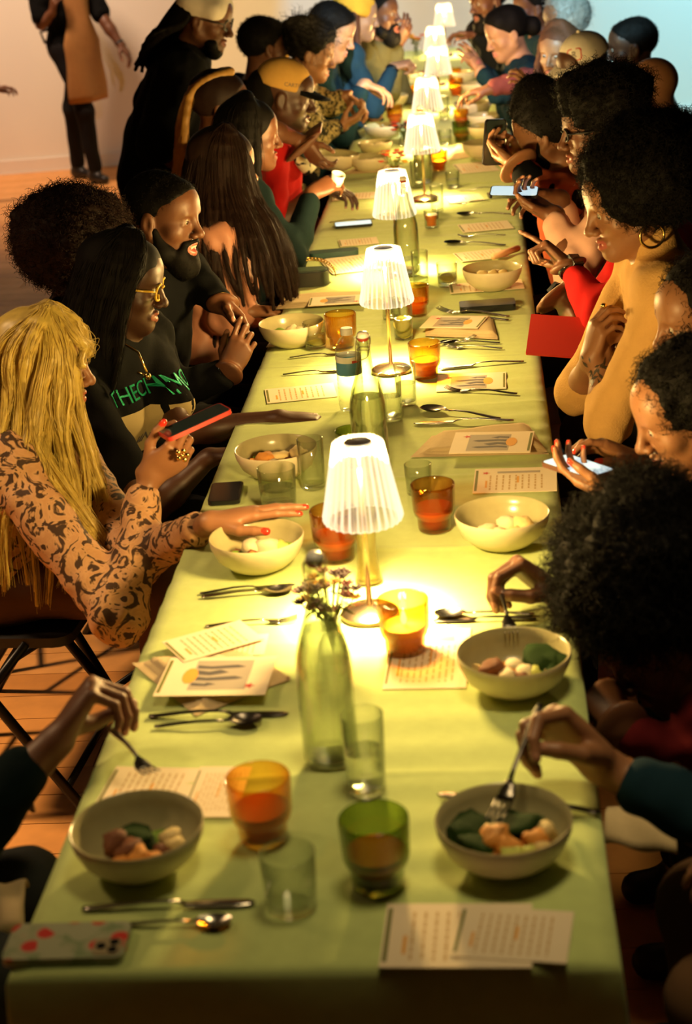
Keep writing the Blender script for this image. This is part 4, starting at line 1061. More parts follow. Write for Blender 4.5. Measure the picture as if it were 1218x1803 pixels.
def ik(S, Wp, l1, l2, pole):
    d = Wp - S; L = np.linalg.norm(d); dn = d / L
    if L >= (l1 + l2) * .985:
        f = l1 / (l1 + l2); return S + d * f + nrm(np.asarray(pole) - dn * (np.asarray(pole) @ dn)) * .02
    a = (l1 * l1 - l2 * l2 + L * L) / (2 * L); hgt = math.sqrt(max(0, l1 * l1 - a * a))
    p = np.asarray(pole, float); p = nrm(p - dn * (p @ dn)); return S + dn * a + p * hgt

FABRIC = {}
def fabric(name, c, **k):
    k.setdefault('rough', .9); k.setdefault('noise', .12); k.setdefault('nscale', 25); k.setdefault('bump', .08); k.setdefault('bscale', 350); k.setdefault('spec', .12)
    return mat('fabric_' + name, c, **k)
N_PEOPLE = [0]
def person(label, H, yaw, pitch=0, roll=0, byaw=None, sex='f', skin='brown', hs=None, res=.005, pel=None, stand=False, arms=None, shirt=None, sleeve=1., collar=None, lean=None,
           trousers=None, lips=None, nails='plain', hair=None, mouth=0., eyes=True, group=None, bust=None, neck=None, shoes=None, chair=True, smat=None, fold=.011, legs=True, puff=1., seat_z=.47, hsc=1., belly=1., brows=True):
    """one figure: root Empty > body (skin), shirt, trousers, shoes, hair and so on. returns a dict of handles"""
    N_PEOPLE[0] += 1
    H = np.asarray(H, float); byaw = yaw if byaw is None else byaw
    sc = hsc * (1.0 if sex == 'm' else .95)
    R = frame(yaw, pitch, roll); B = frame(byaw)
    fwd, rt = B[:, 1], B[:, 0]
    hw = (.185 if sex == 'm' else .160)
    if neck is None:
        NB = H - R[:, 2] * .085 * sc - V3(0, 0, .075) - R[:, 1] * .030 - fwd * .015
    else: NB = np.asarray(neck, float)
    SCn = NB - V3(0, 0, .035)
    if pel is None:
        z = .93 if stand else seat_z + .085
        back = .10 if lean is None else lean
        pel = V3(NB[0], NB[1], z) - fwd * back
    pel = np.asarray(pel, float)
    up = nrm(NB - pel); bf = nrm(fwd - up * (fwd @ up)); br = np.cross(bf, up); TB = np.stack([br, bf, up], 1)
    SP = {'R': SCn + br * hw, 'L': SCn - br * hw}
    tl = np.linalg.norm(NB - pel)
    at_ = lambda t, f=0., r=0.: pel + (NB - pel) * t + bf * f + br * r
    torso = [('chest', at_(.68, .010), V3(hw * .86, .105 if sex == 'm' else .095, .175)), ('belly', at_(.36, .010), V3(.145 if sex == 'm' else .128, .108 * belly, .17)), ('hips', at_(.06), V3(.170, .120, .115))]
    def torso_prims(g):
        L = [ell(c, r + g, .06, 'add', TB) for _, c, r in torso]
        L += [cap(SP['L'], SP['R'], .048 + g, None, .06), cap(NB - up * .03, SCn + br * hw * .75, .040 + g, .046 + g, .05), cap(NB - up * .03, SCn - br * hw * .75, .040 + g, .046 + g, .05)]
        if sex == 'f':
            for s in (-1, 1): L.append(ell(at_(.60, .085, s * .068), V3(.068, .060, .070) + g, .05, 'add', TB))
        return L
    prims = head_prims(H, R, sc, mouth) if True else []
    nb_top = H + R @ (V3(0, -.022, -.055) * sc)
    nr = .056 if sex == 'm' else .047
    prims += [cap(nb_top, NB - up * .02, nr, nr * 1.10, .03)]
    hp = list(prims)
    prims += torso_prims(0)
    # arms
    A = {}; tips = []; l1, l2 = (.285, .255) if sex == 'm' else (.265, .235)
    arms = arms or {}
    limb = {}
    for sd, s in (('R', 1), ('L', -1)):
        a = arms.get(sd)
        if a is None:
            if stand: a = dict(w=SP[sd] - V3(0, 0, .50) + br * s * .06 + bf * .04, pole=-bf, d=V3(0, 0, -1), n=-br * s, pose='relax')
            else: a = dict(w=pel + bf * .30 + br * s * .13 + V3(0, 0, .115), pole=br * s * .7 - bf * .5 - up * .3, d=bf + V3(0, 0, -.12) - br * s * .3, n=V3(0, 0, -1), pose='relax')
        a = dict(a); Wp = np.asarray(a['w'], float); S = SP[sd]
        d_ = Wp - S; Lm = (l1 + l2) * 1.06
        if a.get('e') is not None: E = np.asarray(a['e'], float)
        else:
            reach = np.linalg.norm(d_)
            k_ = max(1., reach / Lm)
            E = ik(S, Wp, l1 * k_, l2 * k_, a.get('pole', -up + br * s * .5))
        fd = nrm(Wp - E); hd = nrm(a.get('d', fd)); hn = np.asarray(a.get('n', V3(0, 0, -1)), float)
        hl, tp = hand_prims(Wp, hd, hn, s, HP[a.get('pose', 'relax')] if isinstance(a.get('pose', 'relax'), str) else a['pose'], a.get('sc', .98 if sex == 'm' else .92), a.get('thumb', HT.get(a.get('pose', 'relax'), (.5, .3)) if isinstance(a.get('pose', 'relax'), str) else (.6, .5)), a.get('spread', 1.05))
        m1, m2 = (1., 1.) if sex == 'm' else (.86, .88)
        ua = [cap(S, S + (E - S) * .55, .052 * m1, .047 * m1, .03), cap(S + (E - S) * .5, E, .046 * m1, .038 * m1, .02)]
        fa = [cap(E, E + (Wp - E) * .35, .039 * m1, .040 * m1, .02), cap(E + (Wp - E) * .3, Wp, .040 * m1, .0255 * m1, .02)]
        flat_w = ell(Wp, V3(.029, .03, .020) * (1. if sex == 'm' else .9), .015, 'add', np.stack([np.cross(hd, nrm(hn)), hd, nrm(hn)], 1))
        prims += ua + fa + [flat_w] + hl; tips += tp
        limb[sd] = dict(S=S, E=E, W=Wp, ua=ua, fa=fa, hand=hl, d=hd, n=hn, fl=flat_w)
    # chunks: head fine, hands fine, rest coarse
    Vs, Fs = [], []; boxes = []
    lo, hi = bounds(hp, .015); lo[2] = max(lo[2], NB[2] - .01)
    boxes.append((lo, hi, res * .85))
    for sd in ('R', 'L'):
        q = limb[sd]; lo, hi = bounds(q['hand'] + [cap(q['W'] - nrm(q['W'] - q['E']) * .06, q['W'], .032)], .012); boxes.append((lo, hi, res * (.72 if arms.get(sd) else 1.3)))
    for lo, hi, h in boxes:
        v, f = eval_prims(prims, h, lo, hi); Vs.append(v); Fs.append(f)
    v, f = eval_prims(prims, max(.010, res * 1.5))
    c = v[f].mean(1); keep = np.ones(len(f), bool)
    for lo, hi, h in boxes: keep &= ~np.all((c > lo + .012) & (c < hi - .012), 1)
    used = np.unique(f[keep]); mp = np.full(len(v), -1); mp[used] = np.arange(len(used)); Vs.append(v[used]); Fs.append(mp[f[keep]])
    off = 0
    for i in range(len(Fs)): Fs[i] = Fs[i] + off; off += len(Vs[i])
    V = np.concatenate(Vs); F = np.concatenate(Fs)
    cen = V[F].mean(1); mi = np.zeros(len(F), int)
    q = (cen - H) @ R / sc
    mi[(((q[:, 0] / .0255) ** 2 + ((q[:, 2] + .0740 + mouth * .003) / (.0125 + .010 * mouth)) ** 2) < 1) & (q[:, 1] > .080)] = 1
    if nails != 'plain' or True:
        for tp, r in tips: mi[np.linalg.norm(cen - tp, axis=1) < r] = 2
    me = new_mesh('body', V, F, [SKIN[skin], LIPS[lips or skin], NAIL[nails]], True, mi)
    root = thing('person', label, 'person', (pel[0], pel[1], 0), 0, group)
    base = Vector((pel[0], pel[1], 0))
    def part(name, me_, par=None):
        o = bpy.data.objects.new(name, me_); COL.objects.link(o)
        if par is None: o.parent = root; o.location = -base
        else: o.parent = par
        return o
    body = part('body', me)
    info = dict(root=root, body=body, H=H, R=R, sc=sc, NB=NB, TB=TB, pel=pel, SP=SP, limb=limb, part=part, at=at_, bf=bf, br=br, up=up, skin=skin)
    P = lambda x, y, z: H + R @ (V3(x, y, z) * sc)
    if eyes:
        for s in (-1, 1):
            mb = MB(); e0 = P(s * .0305, .0790, -.0005); mb.ball(e0, .0118 * sc, 12)
            vv = np.array(mb.v); ff = mb.f; fc = [np.mean([vv[i] for i in f_], 0) for f_ in ff]
            gz = nrm(R[:, 1] + R[:, 2] * -.1)
            mi_ = [1 if nrm(c_ - e0) @ gz > .84 else 0 for c_ in fc]
            part('eye', new_mesh('eye', vv, ff, [EYE_W, EYE_D], True, mi_), body)
            if brows:
                mb = MB(); mb.tube([P(s * .014, .0905, .0205), P(s * .030, .0885, .0265), P(s * .046, .0770, .0205)], [.003, .0036, .0018], 6)
                part('eyebrow', mb.mesh('eyebrow', HAIRM['black'], True), body)
    # shirt
    if shirt is not None:
        g = .013 * puff
        L = torso_prims(g)
        for sd in ('R', 'L'):
            q = limb[sd]; sl = sleeve[sd] if isinstance(sleeve, dict) else sleeve
            S, E, Wp = q['S'], q['E'], q['W']; m1 = 1. if sex == 'm' else .86
            if sl > 0:
                e1 = min(1, sl * 2); L.append(cap(S, S + (E - S) * e1, .055 * m1 + g * 1.1, (.055 - .013 * e1) * m1 + g * 1.2, .03))
                if sl > .5: 
                    e2 = (sl - .5) * 2; L.append(cap(E, E + (Wp - E) * e2 * .96, .040 * m1 + g * 1.1, (.041 - .013 * e2) * m1 + g * .9, .03))
        if collar == 'turtle':
            n1 = nb_top + (NB - nb_top) * .42
            L += [cap(n1, NB, nr + .011, nr + .016, .02), cap(n1 + up * .004, n1 + up * .012, nr + .013, nr + .013, .008)]
        elif collar == 'collar':
            L += [cap(NB + up * .028, NB - up * .02, nr + .014, nr + .026, .015)]
        elif collar == 'hood':
            L += [cap(NB - bf * .06 + br * .08, NB - bf * .075 - br * .08, .045, None, .03)]
        else: L += [cap(NB - up * .012, NB - up * .04, nr + .012, nr + .03, .02)]
        v, f = eval_prims(L, max(.008, res * 1.5), planes=())
        # hem cut: keep what lies above the hips
        v = relax(v, f, 1); Nn = vnormals(v, f)
        dE = np.min([np.minimum(np.linalg.norm(v - limb[sd]['E'], axis=1), np.linalg.norm(v - limb[sd]['S'], axis=1)) for sd in ('R', 'L')], 0)
        amp = fold * (.45 + .8 * np.exp(-(dE / .10) ** 2))
        loc = (v - pel) @ TB
        wv = wob(loc * V3(1, 1, .7) + pel, 24) + .55 * wob(loc[:, [1, 2, 0]] + pel * 2, 58)
        v = v + Nn * (amp * (np.clip(wv, -1, .8)))[:, None]
        so = part('shirt', new_mesh('shirt', v, f, [shirt], True)); info['shirt'] = so; info['shirt_vf'] = (v, f)
    # legs
    if legs:
        L = []; kn = {}; tm = trousers or fabric('dark_trousers', (.012, .012, .014))
        SHOE = shoes or mat('black_shoe', (.012, .011, .011), rough=.4)
        for s in (-1, 1):
            hip = pel + br * s * .085
            if stand == True: K = hip + V3(0, 0, -.43) + fwd * .03; An = K + V3(0, 0, -.42) - fwd * .02
            elif isinstance(stand, dict): K, An = stand['k'][(s + 1) // 2], stand['a'][(s + 1) // 2]
            else: K = V3(*(pel + fwd * .40 + rt * s * .11)); K[2] = pel[2] - .01; An = K + fwd * -.02 + V3(0, 0, -(K[2] - .09))
            L += [cap(hip, K, .088, .064, .03), cap(K, An + V3(0, 0, .02), .062, .050, .03)]; kn[s] = (K, An)
        L += [ell(pel + V3(0, 0, -.0), V3(.178, .13, .12), .05, 'add', B)]
        v, f = eval_prims(L, .013); Nn = vnormals(v, f); v = v + Nn * (.005 * wob(v, 24))[:, None]
        part('trousers', new_mesh('trousers', v, f, [tm], True))
        for s in (-1, 1):
            K, An = kn[s]; a = V3(An[0], An[1], .045)
            v, f = eval_prims([cap(a - fwd * .03, a + fwd * .10 + rt * s * .01 + V3(0, 0, -.012), .040, .034, .03), cap(a, a + V3(0, 0, .06), .042, .044, .03)], .010, planes=[(V3(0, 0, .004), V3(0, 0, -1))])
            part('shoe', new_mesh('shoe', v, f, [SHOE], True))
    if hair: hair(info)
    if chair and not stand: 
        CHAIRS.append((V3(pel[0], pel[1], 0) - fwd * .0, byaw))
    return info
CHAIRS = []

# ------------------------------------------------------------------ hair and headwear
def to_world(v, I): return I['H'] + (np.asarray(v) * I['sc']) @ I['R'].T
def hair_mesh(I, name, prims, h, m, amp=0., freq=40., planes=(), rough2=0., mi=None):
    v, f = eval_prims(prims, h, planes=planes); N = vnormals(v, f)
    if amp: v = v + N * (amp * wob(v, freq))[:, None]
    if rough2: v = v + N * (rough2 * wob(v[:, [2, 0, 1]], freq * 3.1))[:, None]
    o = I['part'](name, new_mesh(name, to_world(v, I), f, [m], True)); return o, v, f
FACECUT = [ell((0, .135, -.075), (.078, .110, .118), .02, 'sub')]
def frizz(v, f, n, ln, curl, seed, steps=6, zmin=-9):
    r = np.random.default_rng(seed); N = vnormals(v, f)
    ok = np.argwhere(v[:, 2] > zmin)[:, 0]; idx = ok[r.integers(len(ok), size=n)]; S = []
    for i in idx:
        d = N[i] + r.normal(size=3) * .5; p = v[i] - N[i] * .006; st = [p]; l = ln * r.uniform(.5, 1.25)
        ph = r.uniform(0, 6.28); a = nrm(np.cross(d, r.normal(size=3))); b = np.cross(nrm(d), a)
        for k in range(1, steps):
            t = k / (steps - 1); st.append(p + nrm(d) * l * t + curl * t * (a * math.sin(ph + t * 7) + b * math.cos(ph + t * 7)))
        S.append(np.array(st))
    return S
def afro(c=(0, -.03, .055), r=(.150, .150, .130), m='black', amp=.010, n=2500, ln=.03, rad=.0007, h=.007, face=True, extra=(), cut=None):
    def go(I):
        prims = [ell((0, -.018, .035), (.082, .102, .092), .02), ell(c, r, .03)] + list(extra) + (cut if cut is not None else (FACECUT if face else []))
        o, v, f = hair_mesh(I, 'hair', prims, h, HAIRM[m], amp, 38., (), amp * .45)
        if n: hair_strands('hair_strands', [to_world(s, I) for s in frizz(v, f, n, ln, .010, 5)], rad, HAIRM[m], o)
        I['hair'] = o
    return go
def short(m='black', g=.008, h=.006, beard=0, fade=True, top=0.):
    def go(I):
        prims = [ell((0, -.020, .037), (.076 + g, .097 + g, .086 + g), .02), ell((0, .048, .060), (.060 + g * .6, .040 + g * .6, .036 + g), .03)]
        if top: prims.append(ell((0, .0, .09), (.07, .085, .05 + top), .03))
        pl = [(V3(0, .052, .050), nrm(V3(0, .70, -.71))), (V3(0, 0, -.075), V3(0, 0, -1))]
        o, v, f = hair_mesh(I, 'hair', prims, h, HAIRM[m], .0015, 90., pl); I['hair'] = o
        hair_strands('hair_strands', [to_world(s, I) for s in frizz(v, f, 2600, .009 + g * .6, .003 + g * .2, 5, 4)], .0008, HAIRM[m], o)
        if beard:
            b = []
            for s in (-1, 1): b += [cap((s * .067, .006, -.030), (s * .052, .026, -.085), .012, .022, .02), cap((s * .052, .026, -.085), (0, .070, -.118 - .02 * beard), .024, .030, .03), cap((s * .030, .086, -.062), (s * .004, .099, -.056), .0050, .0055, .006), cap((s * .032, .084, -.064), (s * .034, .072, -.098), .008, .016, .014)]
            b += [ell((0, .060, -.125 - .015 * beard), (.040, .040, .035 + .02 * beard), .03), ell((0, .103, -.080), (.024, .020, .014), .008, 'sub')]
            o, v, f = hair_mesh(I, 'beard', b, .0045, HAIRM[m], .002, 90.)
            hair_strands('beard_strands', [to_world(s, I) for s in frizz(v, f, 900, .010, .003, 8, 4)], .0005, HAIRM[m], o)
    return go
def locks(I, guides, m, r0=.017, r1=.006, per=60, spread=.016, rad=.0009, seed=2, name='hair', h=.007, cap_prims=None, planes=(), wave=.0, kb=.012):
    """guides: local polylines (smoothly resampled); a clumped solid with strands that follow it"""
    r = np.random.default_rng(seed); prims = list(cap_prims or []); S = []
    for gi, g in enumerate(guides):
        g = np.array(g, float); t = np.linspace(0, 1, len(g)); tt = np.linspace(0, 1, 14)
        q = np.stack([np.interp(tt, t, g[:, k]) for k in range(3)], 1); q[1:-1] = (q[:-2] + 2 * q[1:-1] + q[2:]) / 4; q[1:-1] = (q[:-2] + 2 * q[1:-1] + q[2:]) / 4
        L = np.linspace(0, 1, 14)
        if wave:
            ph = r.uniform(0, 1.3) + .4 * gi; ax = nrm(V3(q[7][0], q[7][1], 0) + .5 * r.normal(size=3)); ax2 = nrm(np.cross(ax, V3(0, 0, 1)) + .3 * r.normal(size=3)); q = q + (wave * L ** .7 * np.sin(L * 12 + ph))[:, None] * ax2 + (wave * .45 * L * np.sin(L * 10 + ph * 1.7))[:, None] * ax
        for i in range(13): prims.append(cap(q[i], q[i + 1], r0 + (r1 - r0) * L[i], r0 + (r1 - r0) * L[i + 1], kb))
        for _ in range(per):
            o1 = r.normal(size=3); o1 = nrm(o1) * (r.uniform(.95, 1.32)); rr = (r0 + (r1 - r0) * L) * 1.0
            w = r.normal(size=3) * .0035
            s_ = q + o1 * rr[:, None] + np.sin(L * r.uniform(6, 14) + r.uniform(0, 6))[:, None] * w * L[:, None] * 2
            S.append(s_[: r.integers(10, 15)])
    o, v, f = hair_mesh(I, name, prims, h, HAIRM[m] if isinstance(m, str) else m, .002, 60., planes)
    hair_strands(name + '_strands', [to_world(s, I) for s in S], rad, HAIRM[m] if isinstance(m, str) else m, o)
    I['hair'] = o; return o
CAPSK = [ell((0, -.020, .037), (.086, .106, .097), .02), ell((0, .04, .058), (.066, .048, .045), .03)]
HAIRLINE = [(V3(0, .052, .050), nrm(V3(0, .70, -.71)))]
def glasses(I, m, thick=.0022, dark=False, w=.026, hgt=.018, lens=None):
    P = lambda x, y, z: to_world([(x, y, z)], I)[0]
    mb = MB()
    for s in (-1, 1):
        pts = [P(s * (.033 + w * math.cos(a) * (1.0)), .101 - .006 * abs(math.cos(a)) , .0 + hgt * np.sign(math.sin(a)) * abs(math.sin(a)) ** .7) for a in np.linspace(0, 2 * PI, 25)]
        mb.tube(pts, thick * I['sc'], 6, cap=False)
        mb.tube([P(s * .059, .096, .006), P(s * .076, .06, .006), P(s * .080, -.005, .004), P(s * .079, -.02, -.012)], thick * I['sc'] * .9, 6)
    mb.tube([P(-.008, .103, .006), P(0, .106, .009), P(.008, .103, .006)], thick * I['sc'], 6)
    g = I['part']('glasses', mb.mesh('glasses', m, True))
    mb = MB()
    for s in (-1, 1):
        c = [P(s * (.033 + .96 * w * math.cos(a)), .0995 - .006 * abs(math.cos(a)), .96 * hgt * np.sign(math.sin(a)) * abs(math.sin(a)) ** .7) for a in np.linspace(0, 2 * PI, 25)[:-1]]
        mb.add(c, [tuple(range(24))])
    I['part']('lens', mb.mesh('lens', lens or glass('lens_clear', (.97, .97, .97), (.9, .9, .9))), g)
def baseball_cap(I, m, brim, text=None, tm=None, emblem=False, back=False):
    prims = [ell((0, -.018, .045), (.088, .108, .095), .02)]
    o, v, f = hair_mesh(I, 'cap_crown', prims, .006, m, .001, 30., [(V3(0, 0, .028), nrm(V3(0, -.10, -1)))])
    P = lambda x, y, z: to_world([(x, y, z)], I)[0]
    sg = -1 if back else 1
    V = []; F = []; n = 12
    for i in range(n + 1):
        a = PI * (i / n) ; 
        for j in range(5):
            t = j / 4; x = .080 * math.cos(a) * (1 + .02 * t); y = sg * (.058 + (.028 + .085 * t) * math.sin(a)); z = .036 - .022 * t * math.sin(a) - .014 * math.cos(a) ** 2 * t
            V.append(P(x, y, z))
    for i in range(n):
        for j in range(4): F.append((i * 5 + j, i * 5 + j + 1, i * 5 + j + 6, i * 5 + j + 5))
    me = new_mesh('brim', V, F, [brim], True); b = I['part']('brim', me, o); sm = b.modifiers.new('t', 'SOLIDIFY'); sm.thickness = .004
    mb = MB(); mb.ball(P(0, -.018, .141), .008, 8); I['part']('button', mb.mesh('button', m, True), o)
    return o, v, f
def stick_text(I, s, size, m, center, fwd_, up_, target, name='lettering', depth=.0006, lift=.0015):
    """lettering wrapped on a garment: each letter vertex is dropped on the cloth along -fwd_"""
    me = text_mesh(s, size, [m], depth, name); return stick(I, me, center, fwd_, up_, target, name, lift)
def stick(I, me, center, fwd_, up_, target, name, lift=.0015, par=None):
    v, f = target; bv = BVHTree.FromPolygons([tuple(p) for p in v], [tuple(map(int, q)) for q in f])
    fw = nrm(fwd_); u = nrm(np.asarray(up_) - fw * (np.asarray(up_) @ fw)); r = np.cross(u, fw)
    for vt in me.vertices:
        p = np.asarray(center) + r * vt.co.x + u * vt.co.y + fw * .25
        hit = bv.ray_cast(Vector(p), Vector(-fw), .6)
        q = np.array(hit[0]) + np.array(hit[1]) * (lift + max(0, vt.co.z)) if hit[0] is not None else np.asarray(center) + r * vt.co.x + u * vt.co.y
        vt.co = q
    return I['part'](name, me, par)
# ------------------------------------------------------------------ the guests
def Yp(px, py, Y):
    """world point on the cross-plane at Y seen at photo pixel (px, py)"""
    d = _f + _r * (px - 609) / FPX - _u * (py - 901.5) / FPX
    return CAM_POS + d * ((Y - CAM_POS[1]) / d[1])
Z3 = V3(0, 0, 1)
F_BLACK = fabric('black', (.0035, .0038, .0042)); F_CHAR = fabric('charcoal', (.005, .0055, .006)); F_TAN = fabric('tan_knit', (.62, .36, .12), bscale=220, bump=.25)
F_RED = fabric('red', (.42, .010, .010)); F_MAROON = fabric('maroon', (.12, .010, .012)); F_PINK = fabric('pink_satin', (.60, .27, .17), rough=.5, spec=.4); F_SHELL = fabric('pale_pink', (.62, .36, .28))
F_DENIM = fabric('denim', (.018, .050, .080)); F_TEAL = fabric('dark_teal', (.0025, .009, .010)); F_NAVY = fabric('navy', (.006, .024, .038)); F_MAUVE = fabric('mauve', (.22, .06, .05)); F_OLIVE = fabric('olive', (.075, .07, .035)); F_LEATHER = mat('leather_jacket', (.014, .016, .018), rough=.3, bump=.1, bscale=90)
F_APRON = fabric('apron_canvas', (.34, .17, .06)); F_YELLOW = fabric('yellow_knit', (.75, .40, .04), bump=.4, bscale=150); F_WHITE = fabric('white_cotton', (.80, .74, .64)); F_CAPTAN = fabric('camel_suede', (.62, .36, .09)); F_BEIGE = fabric('beige_trousers', (.28, .18, .09)); F_BROWN = fabric('brown_trousers', (.13, .07, .035))
GOLD = mat('gold', (.90, .62, .20), rough=.18, metal=1.); SILVER = mat('silver', (.75, .72, .68), rough=.2, metal=1.)
def patterned(name, a, b, scale, dist=3., lo=.42, hi=.52, third=None):
    m = bpy.data.materials.new(name); m.use_nodes = True; nt = m.node_tree; n = nt.nodes; L = nt.links; bs = n['Principled BSDF']; bs.inputs['Roughness'].default_value = .7; bs.inputs['Specular IOR Level'].default_value = .25
    tc = n.new('ShaderNodeTexCoord'); nz = n.new('ShaderNodeTexNoise'); nz.inputs['Scale'].default_value = scale; nz.inputs['Detail'].default_value = 2; nz.inputs['Distortion'].default_value = dist
    L.new(tc.outputs['Object'], nz.inputs['Vector']); cr = n.new('ShaderNodeValToRGB'); e = cr.color_ramp.elements
    e[0].position = lo; e[0].color = tuple(a) + (1,); e[1].position = hi; e[1].color = tuple(b) + (1,)
    if third: x = e.new(hi + .12); x.color = tuple(third) + (1,)
    L.new(nz.outputs[0], cr.inputs[0]); L.new(cr.outputs[0], bs.inputs['Base Color']); return m
F_SNAKE = patterned('snake_print', (.055, .028, .016), (.56, .32, .16), 24, 2.5, .44, .50, (.50, .27, .13))
F_LEOPARD = patterned('leopard_print', (.02, .02, .012), (.50, .40, .18), 60, 1.2, .46, .52)
F_FLANNEL = patterned('red_check', (.03, .01, .01), (.42, .03, .02), 30, .5, .45, .5)

def ring_on(I, side, u, r=.0105, m=GOLD, name='ring'):
    q = I['limb'][side]
def band(I, side, m, name, t=.02, r=.031, w=.012, face=None):
    """watch or bracelet around the wrist"""
    q = I['limb'][side]; ax = nrm(q['W'] - q['E']); c = q['W'] - ax * t; a = nrm(np.cross(ax, q['n'])); b = np.cross(ax, a)
    mb = MB(); n = 20; V = []; F = []
    for s in (-1, 1):
        for k in range(n):
            th = 2 * PI * k / n; V.append(c + ax * s * w / 2 + (a * math.cos(th) * r * 1.05 + b * math.sin(th) * r * .88))
    for k in range(n): F.append((k, (k + 1) % n, n + (k + 1) % n, n + k))
    o = I['part'](name, new_mesh(name, V, F, [m], True)); sm = o.modifiers.new('t', 'SOLIDIFY'); sm.thickness = .004; sm.offset = 1
    if face is not None:
        up = -nrm(q['n']); up = nrm(up - ax * (up @ ax)); mb = MB(); M = Matrix((Vector(np.cross(up, ax)), Vector(ax), Vector(up))).transposed().to_4x4(); mb.box(tuple(c + up * r * 1.02), (.032, .036, .009), 0, M); I['part']('watch_case', mb.mesh('watch_case', face), o)
    return o
def held_phone(label, c, along, normal, screen=None, back=BLK, s=1., w=.074, h=.150):
    y = nrm(along); z = nrm(np.asarray(normal) - y * (np.asarray(normal) @ y)); x = np.cross(y, z)
    o = obj('phone', None); o.empty_display_size = .02
    M = Matrix((Vector(x), Vector(y), Vector(z))).transposed().to_4x4(); o.matrix_world = Matrix.Translation(Vector(c)) @ M @ Matrix.Scale(s, 4)
    tag(o, label, 'phone'); phone_parts(o, w, h, .009, back, screen, cams=False); return o

# ---- left side, near to far
def L0():
    H = V3(-.98, .34, 1.22); wr = Yp(108, 1290, .50)
    I = person('person at the near left frame edge, arm reaching a fork over the front left bowl', H, -5, -15, byaw=5, sex='m', skin='brown', res=.0048, pel=V3(-.90, .34, .555), shirt=F_TEAL, sleeve=.86, trousers=fabric('slate_trousers', (.03, .035, .035)),
               arms={'R': dict(w=Yp(100, 1305, .50), e=Yp(-95, 1505, .38), d=Yp(165, 1208, .55) - Yp(100, 1305, .50), n=Yp(205, 1330, .52) - Yp(130, 1270, .52), pose=((68, 42, 24), (74, 46, 26), (78, 50, 28), (80, 50, 28)), sc=1.12, thumb=(.85, .5))},
               hair=short('black', .007, .007))
    return I
i0 = L0()
cutlery('fork', tuple(Yp(196, 1285, .50)), tuple(at(291, 1396, .835)), 'fork held over the front left bowl by the near left hand', 'dark', length=1.0)

